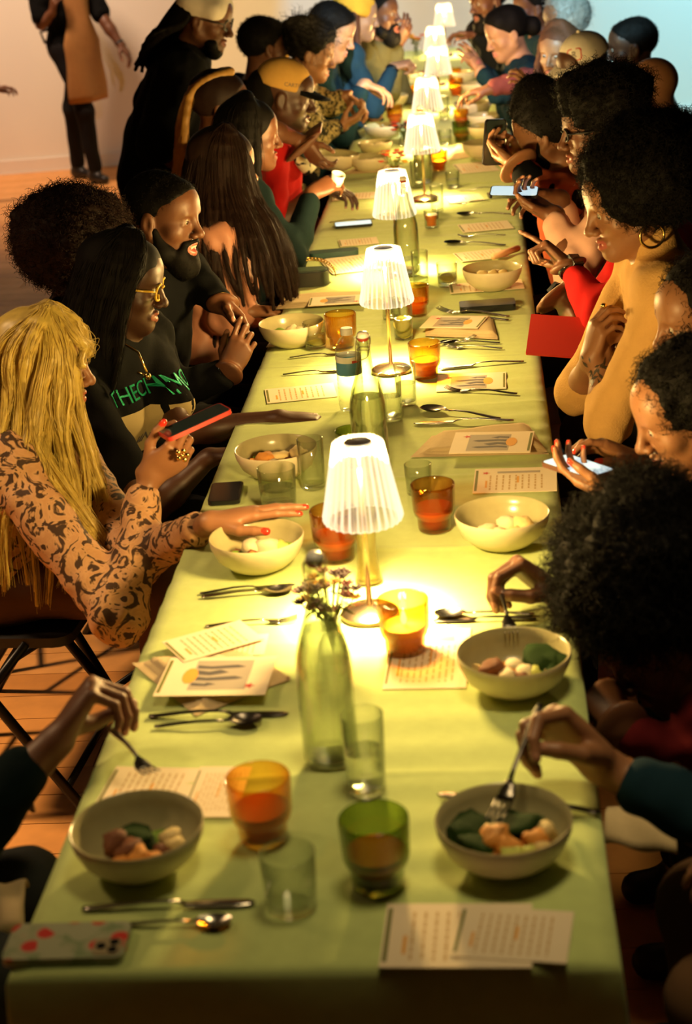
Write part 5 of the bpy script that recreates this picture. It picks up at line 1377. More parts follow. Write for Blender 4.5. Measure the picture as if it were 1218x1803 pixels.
def L1():
    H = Yp(74, 640, 1.80)
    I = person('woman with long wavy blonde hair and snake print top, aiming a phone at the table', H, 8, -8, byaw=-4, skin='mid', lips='red', res=.0045, shirt=F_SNAKE, sleeve=.93, nails='red', puff=1.1, trousers=fabric('umber_skirt', (.10, .05, .03)),
               arms={'R': dict(w=Yp(262, 838, 1.60), e=Yp(212, 1085, 1.45), d=Yp(345, 772, 1.58) - Yp(262, 838, 1.60), n=V3(.25, .75, .55), pose=((50, 60, 35), (52, 62, 35), (54, 62, 35), (56, 60, 35)), thumb=(.3, .3), sc=1.0),
                     'L': dict(w=at(372, 920, .815), e=Yp(240, 985, 1.60), d=V3(1, .16, .12), n=V3(.0, -.15, -1), pose='flat', sc=1.0)})
    g = []
    r = np.random.default_rng(4)
    for k in range(36):      # crown to shoulders and down, all round the back and the near side
        a = math.radians(-62 + 250 * k / 35)           # angle from the right ear round the back to the left
        x, y = .088 * math.cos(a), -.012 - .098 * math.sin(a)
        L = .40 + .12 * r.uniform()
        out = .035 + .03 * r.uniform() + (.075 if k < 18 else 0)
        g.append([(x * .25, .0, .125), (x * .85, y * .85, .075), (x * 1.06, y * 1.05, -.02), (x * 1.12 + .01 * math.cos(a), y * 1.15, -.12), (x * 1.2 + out * math.cos(a), y * 1.25 - out * math.sin(a) * .6, -.24), (x * 1.15 + out * math.cos(a) * .8, y * 1.2 - out * math.sin(a), -.24 - L * .55)])
    for k in range(9):       # front fringe falling beside the face and forward over the near arm
        t = k / 8
        g.append([(.01, .03, .128), (.066 + .01 * t, .062 - .03 * t, .070), (.082 + .012 * t, .062 - .05 * t, -.02), (.085 + .02 * t, .060 - .05 * t, -.11), (.10 + .03 * t, .075 - .05 * t + .02 * r.normal(), -.22), (.10 + .05 * t, .10 - .03 * t + .02 * r.normal(), -.32), (.09 + .06 * t, .15 + .03 * r.normal(), -.40 - .03 * t)])
    for k in range(9):       # long tress swung forward over the near forearm
        g.append([(.02, .0, .128), (.078, .02, .07), (.105, .0, -.03), (.150, -.01, -.16), (.215, .02 + .010 * k, -.27), (.240, .10 + .012 * k, -.37), (.215, .19 + .016 * k, -.44 - .010 * k)])
    for k in range(26):      # second, looser layer
        a = math.radians(-70 + 235 * r.uniform()); x, y = .092 * math.cos(a), -.012 - .102 * math.sin(a); o_ = .05 + .05 * r.uniform() + (.05 if a < 1 else 0); L = .25 + .22 * r.uniform()
        g.append([(x * .3, .01, .131), (x * .95, y * .95, .080), (x * 1.18, y * 1.18, -.02), (x * 1.3, y * 1.3, -.12), (x * 1.3 + o_ * math.cos(a), y * 1.3 - o_ * math.sin(a) * .6, -.24), (x * 1.3 + o_ * math.cos(a), y * 1.3 - o_ * math.sin(a) + .03 * r.normal(), -.24 - L * .6)])
    for k in range(5):       # bangs over the brow
        x = -.05 + .025 * k; g.append([(x * .4, .02, .130), (x * .9, .078, .092), (x * 1.05, .100, .045), (x * 1.2, .104, .018)])
    locks(I, g, 'blonde', .0135, .0035, 90, rad=.0008, kb=.004, cap_prims=[CAPSK[0]], planes=(), wave=.021, h=.0045)
    glasses(I, mat('clear_frame', (.35, .22, .12), rough=.2), .0014)
    p0, p1 = Yp(283, 778, 1.56), Yp(405, 722, 1.64)
    held_phone('phone with a red case edge held by the blonde woman', p0 * .5 + p1 * .5 + V3(0, 0, .004), p1 - p0, V3(.30, .22, .92), screen=mat('dim_screen', (.03, .05, .05), rough=.15), back=mat('red_case', (.55, .04, .03), rough=.35))
    c = Yp(322, 800, 1.55); mb = MB()
    for k in range(5): a = 2 * PI * k / 5; mb.ball(c + V3(.010 * math.cos(a), -.006, .010 * math.sin(a)), (.006, .004, .006), 8)
    mb.ball(c + V3(0, -.008, 0), .005, 8); I['part']('flower_ring', mb.mesh('flower_ring', GOLD, True))
    return I
L1()

def L2():
    H = Yp(216, 497, 2.28)
    I = person('woman with long black hair and yellow glasses, green sequin letters on a black tee', H, 2, -14, byaw=-26, skin='deep', res=.0045, shirt=F_BLACK, sleeve=.36, lips='brown', nails='dark', bust=1,
               arms={'R': dict(w=Yp(368, 806, 2.03), e=Yp(268, 900, 1.98), d=V3(1, .10, .05), n=V3(.1, -.1, -1), pose=((25, 20, 12), (60, 70, 40), (66, 70, 40), (70, 70, 40)), sc=1.05),
                     'L': dict(w=Yp(490, 738, 2.22), e=Yp(318, 762, 2.22), d=V3(1, .08, -.10), n=V3(0, -.1, -1), pose='drop', sc=1.05)})
    r = np.random.default_rng(6); g = []
    for k in range(16):
        a = math.radians(-18 + 216 * k / 15); x, y = .088 * math.cos(a), -.014 - .098 * math.sin(a); L = .30 + .1 * r.uniform()
        g.append([(x * .25, -.005, .128), (x * .86, y * .86, .08), (x * 1.1, y * 1.1, -.02), (x * 1.25, y * 1.25, -.12), (x * 1.45, y * 1.4, -.22), (x * 1.5, y * 1.5, -.22 - L * .7)])
    for k in range(4): g.append([(.02, .02, .130), (.066, .045, .085), (.088, .035 - .01 * k, .02), (.096, .015 - .012 * k, -.08), (.115, -.005 - .02 * k, -.18), (.12, -.01 - .02 * k, -.33)])
    locks(I, g, 'black', .018, .009, 90, rad=.0007, kb=.006, cap_prims=CAPSK, planes=HAIRLINE and (), wave=.008, h=.007)
    glasses(I, mat('yellow_frame', (.75, .48, .05), rough=.2), .0034, hgt=.021, w=.028, lens=glass('lens_smoke', (.80, .75, .65), (.6, .55, .45)))
    P = lambda x, y, z: to_world([(x, y, z)], I)[0]
    mb = MB(); mb.tube([P(.088, -.008, -.045) + .011 * V3(math.cos(a), 0, math.sin(a)) for a in np.linspace(0, 2 * PI, 15)], .0022, 6, cap=False); mb.ball(P(.090, -.006, -.040), .004, 8); I['part']('earring', mb.mesh('earring', GOLD, True))
    # letters: baseline climbs to the right in view, i.e. across the chest
    fw = nrm(I['bf'] + V3(0, 0, .15)); ct = I['at'](.78, .10); I2 = I
    seq = mat('green_sequin', (.02, .42, .22), rough=.25, metal=.5, bump=.5, bscale=600)
    ax = -I['br']; upv = I['up']
    stick_text(I, 'THECHMO', .054, seq, ct, fw, upv, I['shirt_vf'], 'sequin_lettering', .001, .003)
    pm = MB().prism([(-.10, -.06), (.11, -.06), (.11, .07), (-.10, .07)], 0, .0004)
    # print panel subdivided so that it can follow the cloth
    V = []; F = []; n = 10
    for i in range(n + 1):
        for j in range(n + 1): V.append((-.115 + .23 * i / n, -.065 + .13 * j / n, 0))
    for i in range(n):
        for j in range(n): a = i * (n + 1) + j; F.append((a, a + n + 1, a + n + 2, a + 1))
    stick(I, new_mesh('printed_panel', V, F, [mat('khaki_print', (.42, .33, .15), rough=.8)], True), ct - upv * .105, fw, upv, I['shirt_vf'], 'printed_panel', .002)
    stick_text(I, 'HAN', .042, P_DARK, ct - upv * .125 - nrm(ax) * .03, fw, upv, I['shirt_vf'], 'printed_word', .0006, .0035)
    mb = MB(); c0, c1, c2 = Yp(240, 615, 2.24), Yp(260, 662, 2.18), Yp(268, 655, 2.2)
    mb.tube([I['NB'] + V3(.02, -.055, .03), Yp(243, 620, 2.20), Yp(258, 655, 2.17)], .003, 6); mb.tube([Yp(242, 655, 2.17), Yp(258, 662, 2.165), Yp(263, 668, 2.165)], .004, 6); mb.ball(Yp(260, 662, 2.16), .009, 8)
    I['part']('necklace', mb.mesh('necklace', GOLD, True))
    return I
L2()

def L3():
    H = Yp(150, 448, 2.66)
    person('woman with a big round brown curly afro behind the woman in yellow glasses', H, 15, -5, skin='brown', res=.006, shirt=F_CHAR, hair=afro((-.0, -.035, .045), (.165, .165, .145), 'brown', .010, 5000, .028, .0009))
L3()

def L4():
    H = Yp(288, 382, 2.88)
    I = person('smiling bearded man in a dark jacket with short hair, hands clasped over the table edge', H, -17, -6, 4, byaw=-8, sex='m', skin='brown', res=.0042, mouth=.7, shirt=F_CHAR, sleeve=.95, lips='mid', collar='collar',
               arms={'R': dict(w=Yp(402, 657, 2.62), e=Yp(300, 690, 2.66), d=Yp(432, 590, 2.66) - Yp(402, 657, 2.62), n=V3(.2, .8, .3), pose=((20, 25, 20), (30, 40, 25), (36, 45, 25), (40, 45, 25)), thumb=(.5, .3)),
                     'L': dict(w=Yp(392, 535, 2.82), e=Yp(325, 480, 2.98), d=Yp(445, 590, 2.74) - Yp(392, 535, 2.82), n=V3(-.1, -.8, -.5), pose='relax')},
               hair=short('black', .004, .0055, beard=.25))
    P = lambda x, y, z: to_world([(x, y, z)], I)[0]
    mb = MB()
    for k in range(8): x = -.0165 + .0047 * k; mb.box(tuple(P(x, .0955 - 12 * x * x, -.0695)), (.0042, .003, .0075), 0, Matrix(I['R'].tolist()).to_4x4())
    I['part']('teeth', mb.mesh('teeth', mat('teeth', (.85, .76, .60), rough=.25)), I['body'])
    band(I, 'L', GOLD, 'bracelet', .005, .031, .006); band(I, 'R', BLK, 'bracelet', .01, .031, .008)
L4()

def L5():
    H = Yp(392, 295, 3.48)
    I = person('woman with very long straight brown hair and a pink satin blouse, back to the camera', H, 28, -8, byaw=18, skin='mid', res=.006, shirt=F_PINK, sleeve=.9, fold=.014, puff=1.0,
               arms={'R': dict(w=Yp(440, 548, 3.35), e=Yp(395, 560, 3.30), d=V3(1, .1, -.1), n=V3(0, 0, -1), pose='relax')})
    r = np.random.default_rng(9); g = []
    for k in range(24):
        a = math.radians(-25 + 205 * k / 23); x, y = .088 * math.cos(a), -.014 - .098 * math.sin(a); L = .52 + .09 * r.uniform()
        g.append([(x * .2, -.01, .128), (x * .84, y * .84, .085), (x * 1.08, y * 1.08, -.02), (x * 1.2, y * 1.15, -.14), (x * 1.35 + .02 * math.cos(a), y * 1.25, -.30), (x * 1.4 + .03 * math.cos(a), y * 1.25, .03 - L)])
    for k in range(6): g.append([(.01, .01, .128), (.075, .045, .07), (.098, .035, -.03), (.125, .055 + .012 * k, -.16), (.15, .08 + .02 * k, -.30), (.16, .11 + .022 * k, -.38 - .01 * k)])
    for k in range(22):      # over the near shoulder
        a = math.radians(-55 + 7.0 * k); R1_ = .222 + .015 * r.normal(); cx, sy = math.cos(a), -math.sin(a)
        g.append([(.03, -.01, .128), (.085 * cx, -.014 + .09 * sy, .08), (.105 * cx, -.01 + .10 * sy, -.03), (.165 * cx, -.01 + .135 * sy, -.11), (R1_ * cx + .02, .0 + .19 * sy, -.165), ((R1_ + .045) * cx + .02, .02 + .22 * sy, -.29), ((R1_ + .03) * cx + .01, .05 + .20 * sy, -.36 - .06 * r.uniform())])
    locks(I, g, 'brown', .0145, .006, 90, rad=.0008, kb=.005, cap_prims=CAPSK, wave=.006, h=.0055)
L5()

def L6():
    H = Yp(438, 238, 3.98)
    I = person('woman with long black hair and dark long sleeve, raising a hand with white-tipped nails', H, 20, -5, skin='brown', nails='white', res=.006, shirt=F_TEAL, sleeve=.95,
               arms={'R': dict(w=Yp(548, 342, 3.92), e=Yp(515, 455, 3.72), d=Yp(600, 312, 3.98) - Yp(548, 342, 3.92), n=V3(.1, .75, -.6), pose='cup', thumb=(.5, .2))})
    r = np.random.default_rng(10); g = []
    for k in range(14):
        a = math.radians(-10 + 200 * k / 13); x, y = .088 * math.cos(a), -.014 - .098 * math.sin(a)
        g.append([(x * .2, -.01, .128), (x * .84, y * .84, .085), (x * 1.12, y * 1.1, -.02), (x * 1.25, y * 1.2, -.16), (x * 1.3, y * 1.2, -.42)])
    locks(I, g, 'black', .022, .014, 60, rad=.001, cap_prims=CAPSK, h=.009)
    c = Yp(588, 318, 3.98); o = MB().lathe([(.0005, 0), (.020, 0), (.024, .05), (.0225, .05), (.019, .004), (.0005, .004)], 20).build('small_cup', mat('white_ceramic', (.8, .8, .75)), None, True, loc=c + V3(0, 0, -.02), rot=(.3, .4, 0)); tag(o, 'small white cup in the hand with white-tipped nails', 'cup')
L6()

def L7():
    H = Yp(388, 185, 4.42)
    I = person('woman with honey coloured braids tied back, bare arm tilting a bowl', H, 12, -8, skin='brown', res=.0065, shirt=fabric('ivory', (.55, .45, .30)), sleeve=.2,
               arms={'R': dict(w=Yp(536, 250, 4.52), e=Yp(462, 222, 4.42), d=Yp(560, 285, 4.52) - Yp(536, 250, 4.52), n=V3(.5, .2, -.6), pose='cup')})
    r = np.random.default_rng(12); g = []
    for k in range(26):
        a = math.radians(10 + 170 * r.uniform()); x, y = .086 * math.cos(a), -.014 - .096 * math.sin(a)
        g.append([(x * .3, .03, .126), (x * .7, -.06, .10), (.035, -.118, .05), (.05 + .02 * r.normal(), -.145 + .012 * r.normal(), -.06), (.055 + .02 * r.normal(), -.15 + .012 * r.normal(), -.30 - .05 * r.uniform())])
    o = locks(I, g, 'braid', .009, .006, 40, rad=.001, name='braids', cap_prims=None, wave=.004, h=.006)
    hair_mesh(I, 'hair', CAPSK, .007, HAIRM['brown'], .002, 60., HAIRLINE)
L7()

def L8():
    H = Yp(503, 168, 4.74)
    I = person('man in a camel cap and red jersey with a black and white scarf', H, 2, -14, sex='m', skin='deep', res=.006, shirt=F_RED, sleeve=.45, hair=None,
               arms={'R': dict(w=Yp(560, 330, 4.60), d=V3(1, 0, -.2), n=V3(0, 0, -1), pole=V3(-.3, -.6, -1), pose='relax')})
    o, v, f = baseball_cap(I, F_CAPTAN, F_BLACK)
    stick(I, text_mesh('CARTO', .020, [P_DARK], .0005, 'cap_lettering'), to_world([(.06, .02, .05)], I)[0], nrm(I['R'] @ V3(1, .25, .1)), I['R'] @ V3(0, 0, 1), (to_world(v, I), f), 'cap_lettering', .001, o)
    hair_mesh(I, 'hair', [cap((0, -.08, .01), (0, -.11, -.10), .075, .060, .04), cap((0, -.09, -.05), (0, -.13, -.22), .06, .05, .04)], .008, HAIRM['black'], .004, 50.)
    # scarf over the near shoulder
    n = 12; V = []; F = []; S = I['SP']['R'] * .45 + I['NB'] * .55
    mb = MB(); pth = [I['NB'] - I['bf'] * .09 + V3(0, 0, .03), I['NB'] - I['bf'] * .02 + I['br'] * .085 + V3(0, 0, .03), I['NB'] + I['bf'] * .08 + I['br'] * .075 - V3(0, 0, .02), I['NB'] + I['bf'] * .14 + I['br'] * .045 - V3(0, 0, .10)]
    mb.tube(pth, [.028, .034, .034, .030], 12); I['part']('scarf', mb.mesh('scarf', patterned('scarf_print', (.008, .008, .008), (.80, .74, .55), 26, 1.0, .47, .49), True))
L8()

def L9():
    H = Yp(362, 32, 5.15); NB = Yp(322, 92, 5.2); pel = Yp(272, 330, 5.3); 
    kz = [V3(pel[0] + .02, pel[1] + s * .10, .50) for s in (-1, 1)]; az = [V3(pel[0] - .04, pel[1] + s * .12, .09) for s in (-1, 1)]
    I = person('man in white head wrap, dreadlocks and glasses standing in a loose black shirt', H, -8, -18, byaw=5, sex='m', skin='brown', res=.006, shirt=F_BLACK, sleeve=.5, pel=pel, neck=NB, stand=dict(k=kz, a=az), puff=3.2, fold=.010, belly=1.25,
               arms={'R': dict(w=pel + V3(.22, -.16, .03), pole=V3(-1, -.3, 0), d=V3(1, 0, -.3), n=V3(0, 1, 0), pose='relax'), 'L': dict(w=pel + V3(-.10, .22, .10), pole=V3(-1, .2, 0), d=V3(.3, 0, -1), n=V3(0, -1, 0), pose='relax')})
    hair_mesh(I, 'head_wrap', [ell((0, -.02, .048), (.092, .110, .092), .03), cap((-.07, .045, .045), (.07, .045, .045), .04, None, .03)], .006, F_WHITE, .003, 45., [(V3(0, 0, .010), nrm(V3(0, .10, -1)))])
    r = np.random.default_rng(3); g = []
    for k in range(26): a = r.uniform(.2, 2.9); g.append([(.07 * math.cos(a), -.09 * math.sin(a) - .02, .04), (.085 * math.cos(a), -.13 * math.sin(a) - .02, -.03), (.10 * math.cos(a) + .02 * r.normal(), -.16 + .02 * r.normal(), -.10), (.10 * math.cos(a) + .03 * r.normal(), -.19 + .02 * r.normal(), -.20 - .06 * r.uniform())])
    locks(I, g, 'black', .009, .007, 4, rad=.001, name='dreadlocks', h=.006)
    glasses(I, mat('black_frame', (.01, .01, .01), rough=.3), .0032, hgt=.02)
    hair_mesh(I, 'beard', [cap((-.04, .05, -.085), (.04, .05, -.085), .026, None, .02), ell((0, .06, -.115), (.04, .035, .035), .02)], .006, HAIRM['black'], .002, 80.)
L9()

def L10():
    pel = V3(-2.56, 10.22, .95); H = V3(-2.56, 10.20, 1.68)
    I = person('server in black tee and brown canvas apron walking by the back wall', H, -35, -5, sex='m', skin='brown', res=.008, shirt=F_BLACK, sleeve=.42, pel=pel, stand=dict(k=[V3(-2.63, 10.30, .52), V3(-2.50, 10.12, .52)], a=[V3(-2.68, 10.46, .09), V3(-2.50, 10.20, .09)]), puff=1.4,
               arms={'R': dict(w=Yp(92, 22, 10.0), e=Yp(72, 42, 10.05), d=V3(.3, -.3, .8), n=V3(.5, .5, 0), pose='relax'), 'L': dict(w=Yp(212, 78, 10.15), e=Yp(186, 40, 10.2), d=Yp(230, 100, 10.12) - Yp(212, 78, 10.15), n=V3(-.3, 0, -1), pose='relax')}, hair=short('black'))
    band(I, 'L', BLK, 'watch', .01, .03, .02)
    # apron: a panel that follows the front of the body
    V = []; F = []; n, m = 12, 16; f = nrm(V3(.80, -.60, 0)); rt = V3(-f[1], f[0], 0) * -1
    for i in range(n + 1):
        for j in range(m + 1):
            a = (i / n - .5); z = 1.38 - .80 * j / m; w = .22 if j < 5 else .22 + .12 * min(1, (j - 5) / 3)
            V.append(V3(pel[0], pel[1], z) + f * (.190 - .30 * a * a + .012 * math.sin(a * 9 + j * .4)) + rt * a * w * (1 + .02 * math.sin(j)))
    for i in range(n):
        for j in range(m): q = i * (m + 1) + j; F.append((q, q + m + 1, q + m + 2, q + 1))
    o = I['part']('apron', new_mesh('apron', V, F, [F_APRON], True)); sm = o.modifiers.new('t', 'SOLIDIFY'); sm.thickness = .004
    mb = MB(); mb.tube([pel + V3(0, 0, .12) + V3(math.cos(a) * .165, math.sin(a) * .13, 0) for a in np.linspace(0, 2 * PI, 24)], .008, 6, cap=False); mb.tube([pel + V3(-.13, .10, .12), pel + V3(-.22, .06, .10), pel + V3(-.20, .08, .02)], .01, 6); I['part']('apron_tie', mb.mesh('apron_tie', F_BLACK, True))
L10()

def L10b():
    person('person beyond the left edge of the frame, one hand showing against the pale wall', V3(-3.62, 9.6, 1.66), 0, 0, sex='m', skin='brown', res=.009, shirt=F_BLACK, sleeve=.5, stand=True, pel=V3(-3.62, 9.6, .94),
           arms={'R': dict(w=Yp(-14, 158, 9.55), pole=V3(-.3, 0, -1), d=V3(1, 0, .1), n=V3(0, 0, -1), pose='relax')}, hair=short('black'))
L10b()

def L11():
    H = Yp(548, 92, 5.92)
    I = person('woman in leopard print with short spiky dark hair, lifting a bowl', H, 5, -18, skin='mid', res=.007, shirt=F_LEOPARD, sleeve=.85, hair=afro((0, -.03, .065), (.115, .125, .095), 'black', .014, 500, .05, .001),
               arms={'R': dict(w=Yp(600, 222, 5.75), e=Yp(560, 235, 5.7), d=Yp(628, 208, 5.75) - Yp(600, 222, 5.75), n=V3(.2, .3, .9), pose='cup'), 'L': dict(w=Yp(606, 168, 5.95), e=Yp(585, 185, 5.95), d=Yp(636, 185, 5.95) - Yp(606, 168, 5.95), n=V3(.2, -.1, -1), pose='cup')})
    band(I, 'R', BLK, 'watch', .015, .03, .02, BLK)
L11()
def L12():
    person('person with smooth cropped dark hair and a thin collar chain, behind the camel cap', Yp(466, 82, 5.95), 30, -5, sex='m', skin='brown', res=.0075, shirt=F_BLACK, hair=short('black', .010, .008))
L12()
def L13():
    H = Yp(584, 55, 6.42)
    I = person('man in denim jacket with short hair looking down, dark sleeve over a bowl', H, 0, -24, sex='m', skin='light', res=.007, shirt=F_NAVY, sleeve=.92, hair=short('black', .009, .007),
               arms={'R': dict(w=Yp(640, 148, 6.3), pole=V3(-.5, -.5, -1), d=Yp(676, 160, 6.3) - Yp(640, 148, 6.3), n=V3(.1, 0, -1), pose='relax')})
L13()
def L14():
    H = Yp(628, 28, 7.0)
    I = person('woman in a yellow beanie with brown hair and blue denim sleeves', H, 8, -10, skin='light', res=.008, shirt=F_DENIM, sleeve=.93,
               arms={'R': dict(w=Yp(692, 118, 6.95), pole=V3(-.3, -.5, -1), d=Yp(715, 112, 6.95) - Yp(692, 118, 6.95), n=V3(0, .3, -1), pose='grip')})
    hair_mesh(I, 'beanie', [ell((0, -.02, .055), (.094, .112, .095), .03), cap((-.06, .0, .03), (.06, .0, .03), .05, None, .03)], .008, F_YELLOW, .003, 60., [(V3(0, 0, .012), nrm(V3(0, -.25, -1)))])
    g = [[(x, -.02, .03), (x * 1.2, .0, -.08), (x * 1.3, .03, -.26)] for x in (-.085, -.075, .075, .085)] + [[(x, -.09, .0), (x, -.12, -.10), (x, -.12, -.26)] for x in (-.05, 0, .05)]
    locks(I, g, 'auburn', .02, .012, 10, rad=.001, h=.009)
    band(I, 'R', BLK, 'watch', .01, .03, .015)
L14()
def L15():
    H = Yp(668, 25, 7.5)
    person('laughing bearded man in an olive jacket at the far left', H, -20, 0, sex='m', skin='brown', res=.008, mouth=1., shirt=F_OLIVE, sleeve=.93, hair=short('black', .008, .008, beard=.3),
           arms={'R': dict(w=Yp(700, 78, 7.6), pole=V3(-.3, -.5, -1), d=V3(.5, -.1, .8), n=V3(-.3, .8, 0), pose='relax')})
L15()
# ---- right side, near to far
def R1():
    H = V3(1.02, .22, 1.22)
    I = person('person at the near right frame edge, hand holding a fork over the front right bowl', H, 176, -12, byaw=178, sex='m', skin='mid', res=.0048, shirt=F_NAVY, sleeve=.86, trousers=F_BROWN, pel=V3(.93, .28, .555),
               arms={'R': dict(w=Yp(1062, 1350, .40), e=Yp(1320, 1480, .33), d=Yp(972, 1268, .40) - Yp(1062, 1350, .40), n=V3(-.35, -.75, -.45), pose=((50, 52, 30), (60, 62, 35), (66, 66, 35), (70, 66, 35)), thumb=(.75, .75), sc=1.22)}, hair=short('black'))
R1()
cutlery('fork', tuple(Yp(952, 1240, .38)), tuple(at(888, 1408, .835)), 'fork held over the front right bowl by the near right hand', 'dark', length=1.05)

def R2():
    H = Yp(1168, 1122, .88)
    I = person('person with a very big loose black afro leaning low over the second right bowl', H, 184, -36, 2, byaw=178, sex='f', skin='brown', res=.0046, shirt=F_MAROON, sleeve=.95, pel=V3(.98, .84, .555), hsc=1.06,
               arms={'R': dict(w=Yp(985, 1050, 1.02), e=Yp(1130, 1110, 1.06), d=Yp(872, 968, 1.02) - Yp(985, 1050, 1.02), n=V3(-.35, -.45, -.8), pose=((62, 45, 25), (68, 50, 30), (72, 55, 30), (76, 58, 30)), thumb=(.8, .6), sc=1.12),
                     'L': dict(w=Yp(1095, 1285, .72), e=Yp(1215, 1350, .76), d=Yp(1056, 1215, .78) - Yp(1095, 1285, .72), n=V3(-.3, .8, 0), pose='grip')},
               hair=afro((0, -.055, .135), (.150, .150, .125), 'black', .020, 9000, .040, .0008, .007, cut=[ell((0, .135, -.060), (.12, .105, .150), .02, 'sub'), ell((.10, .02, -.06), (.05, .085, .10), .02, 'sub'), ell((-.10, .02, -.06), (.05, .085, .10), .02, 'sub')]))
R2()
cutlery('fork', tuple(Yp(878, 1030, 1.0)), tuple(at(908, 1152, .80)), 'fork standing in the second right bowl, held from above', 'dark', length=.98)

def R3():
    H = Yp(1208, 722, 1.36)
    I = person('person with dark hair and a silver drop earring, tapping a phone with red nails', H, 190, -20, byaw=182, skin='mid', nails='red', res=.0046, shirt=F_BLACK, sleeve=.85, hair=afro((0, -.045, .035), (.100, .112, .105), 'black', .008, 2500, .022, .0008), pel=V3(.98, 1.36, .555),
               arms={'L': dict(w=Yp(1092, 872, 1.30), e=Yp(1230, 930, 1.30), d=Yp(1000, 832, 1.36) - Yp(1092, 872, 1.30), n=V3(.1, .1, 1), pose=((20, 25, 15), (22, 28, 18), (26, 28, 18), (30, 30, 18)), thumb=(.5, .2)),
                     'R': dict(w=Yp(1118, 812, 1.52), e=Yp(1235, 880, 1.50), d=Yp(1020, 768, 1.50) - Yp(1118, 812, 1.52), n=V3(-.2, -.5, -.8), pose='relax', thumb=(.6, .3))})
    p0, p1 = Yp(972, 812, 1.42), Yp(1064, 843, 1.30)
    held_phone('phone with a lit screen held flat by red-nailed fingers, right side', p0 * .5 + p1 * .5, p0 - p1, V3(.15, -.15, 1), screen=SCR, back=mat('brown_case', (.12, .05, .03)), h=.14)
    P = lambda x, y, z: to_world([(x, y, z)], I)[0]
    mb = MB(); e = P(-.084, -.01, -.05)
    for k in range(4): mb.ball(e - V3(0, 0, .013 * k), .006 if k % 2 else .008, 8)
    I['part']('earring', mb.mesh('earring', SILVER, True))
R3()
def R4():
    H = Yp(1236, 556, 1.80)
    person('woman with long black hair at the right edge, resting her chin on a fist', H, 195, -10, byaw=185, skin='mid', res=.005, shirt=F_BLACK, sleeve=.5, hair=afro((.0, -.045, .02), (.098, .108, .125), 'black', .006, 1500, .022, .0009), pel=V3(1.02, 1.85, .555),
           arms={'R': dict(w=Yp(1185, 660, 1.86), e=Yp(1178, 770, 1.78), d=Yp(1172, 612, 1.84) - Yp(1185, 660, 1.86), n=V3(.6, -.3, .1), pose='grip')})
R4()
def R5():
    H = Yp(1108, 352, 2.02)
    I = person('woman in a tan turtleneck with a round black afro and gold hoop earring, arms crossed', H, 193, -16, 0, byaw=183, skin='mid', lips='mid', res=.0042, shirt=F_TAN, collar='turtle', fold=.008, pel=V3(.80, 2.06, .555), sleeve={'L': .62, 'R': .62}, puff=1.15,
               arms={'L': dict(w=Yp(1052, 612, 2.02), e=Yp(1072, 742, 1.92), d=Yp(1040, 566, 2.08) - Yp(1052, 612, 2.02) + V3(.06, .06, 0), n=V3(.6, .4, -.2), pose='grip'),
                     'R': dict(w=Yp(1040, 630, 1.99), e=Yp(1024, 690, 2.14), d=Yp(1056, 560, 1.98) - Yp(1040, 630, 1.99), n=V3(.7, .4, -.1), pose=((38, 40, 25), (42, 44, 26), (46, 46, 28), (50, 46, 28)), sc=.86)},
               hair=afro((0, -.060, .050), (.146, .148, .135), 'black', .008, 8000, .024, .0007, .006))
    P = lambda x, y, z: to_world([(x, y, z)], I)[0]
    c = P(-.090, -.004, -.072); ax = nrm(V3(1, .25, 0)); mb = MB(); mb.tube([c +   .027 * (ax * math.cos(a) + Z3 * math.sin(a)) for a in np.linspace(0, 2 * PI, 29)], .0034, 8, cap=False); I['part']('hoop_earring', mb.mesh('hoop_earring', GOLD, True))
    for sd in ('L',):
        q = I['limb'][sd]; E_, W_ = q['E'], q['W']; INK = mat('tattoo_ink', (.05, .035, .02), rough=.5); r = np.random.default_rng(2); mb = MB(); ax = nrm(W_ - E_); a = nrm(np.cross(ax, V3(0, -1, 0))); b = np.cross(ax, a)
        bv = BVHTree.FromPolygons([v.co for v in I['body'].data.vertices], [list(p.vertices) for p in I['body'].data.polygons])
        V = []; F = []
        for k in range(34):
            t = r.uniform(.52, .92); th = r.uniform(-1.0, 1.0); c = E_ + (W_ - E_) * t; dr = nrm(V3(-.5, -.85, .2) + a * math.sin(th)); hit = bv.ray_cast(Vector(c + dr * .12), Vector(-dr), .2)
            if hit[0] is None: continue
            nn = np.array(hit[1]); t1 = nrm(np.cross(nn, r.normal(size=3))); t2 = np.cross(nn, t1); l, w = r.uniform(.006, .013), r.uniform(.002, .004); p = np.array(hit[0]) + nn * .0008; bb_ = len(V)
            V += [p - t1 * l, p - t2 * w, p + t1 * l, p + t2 * w]; F.append((bb_, bb_ + 1, bb_ + 2, bb_ + 3))
        if V: I['part']('tattoo', new_mesh('tattoo', V, F, [INK]), I['body'])
    mb = MB(); c = Yp(1063, 538, 1.95); mb.ball(c, (.008, .006, .006), 8); I['part']('ring', mb.mesh('ring', GOLD, True))
R5()
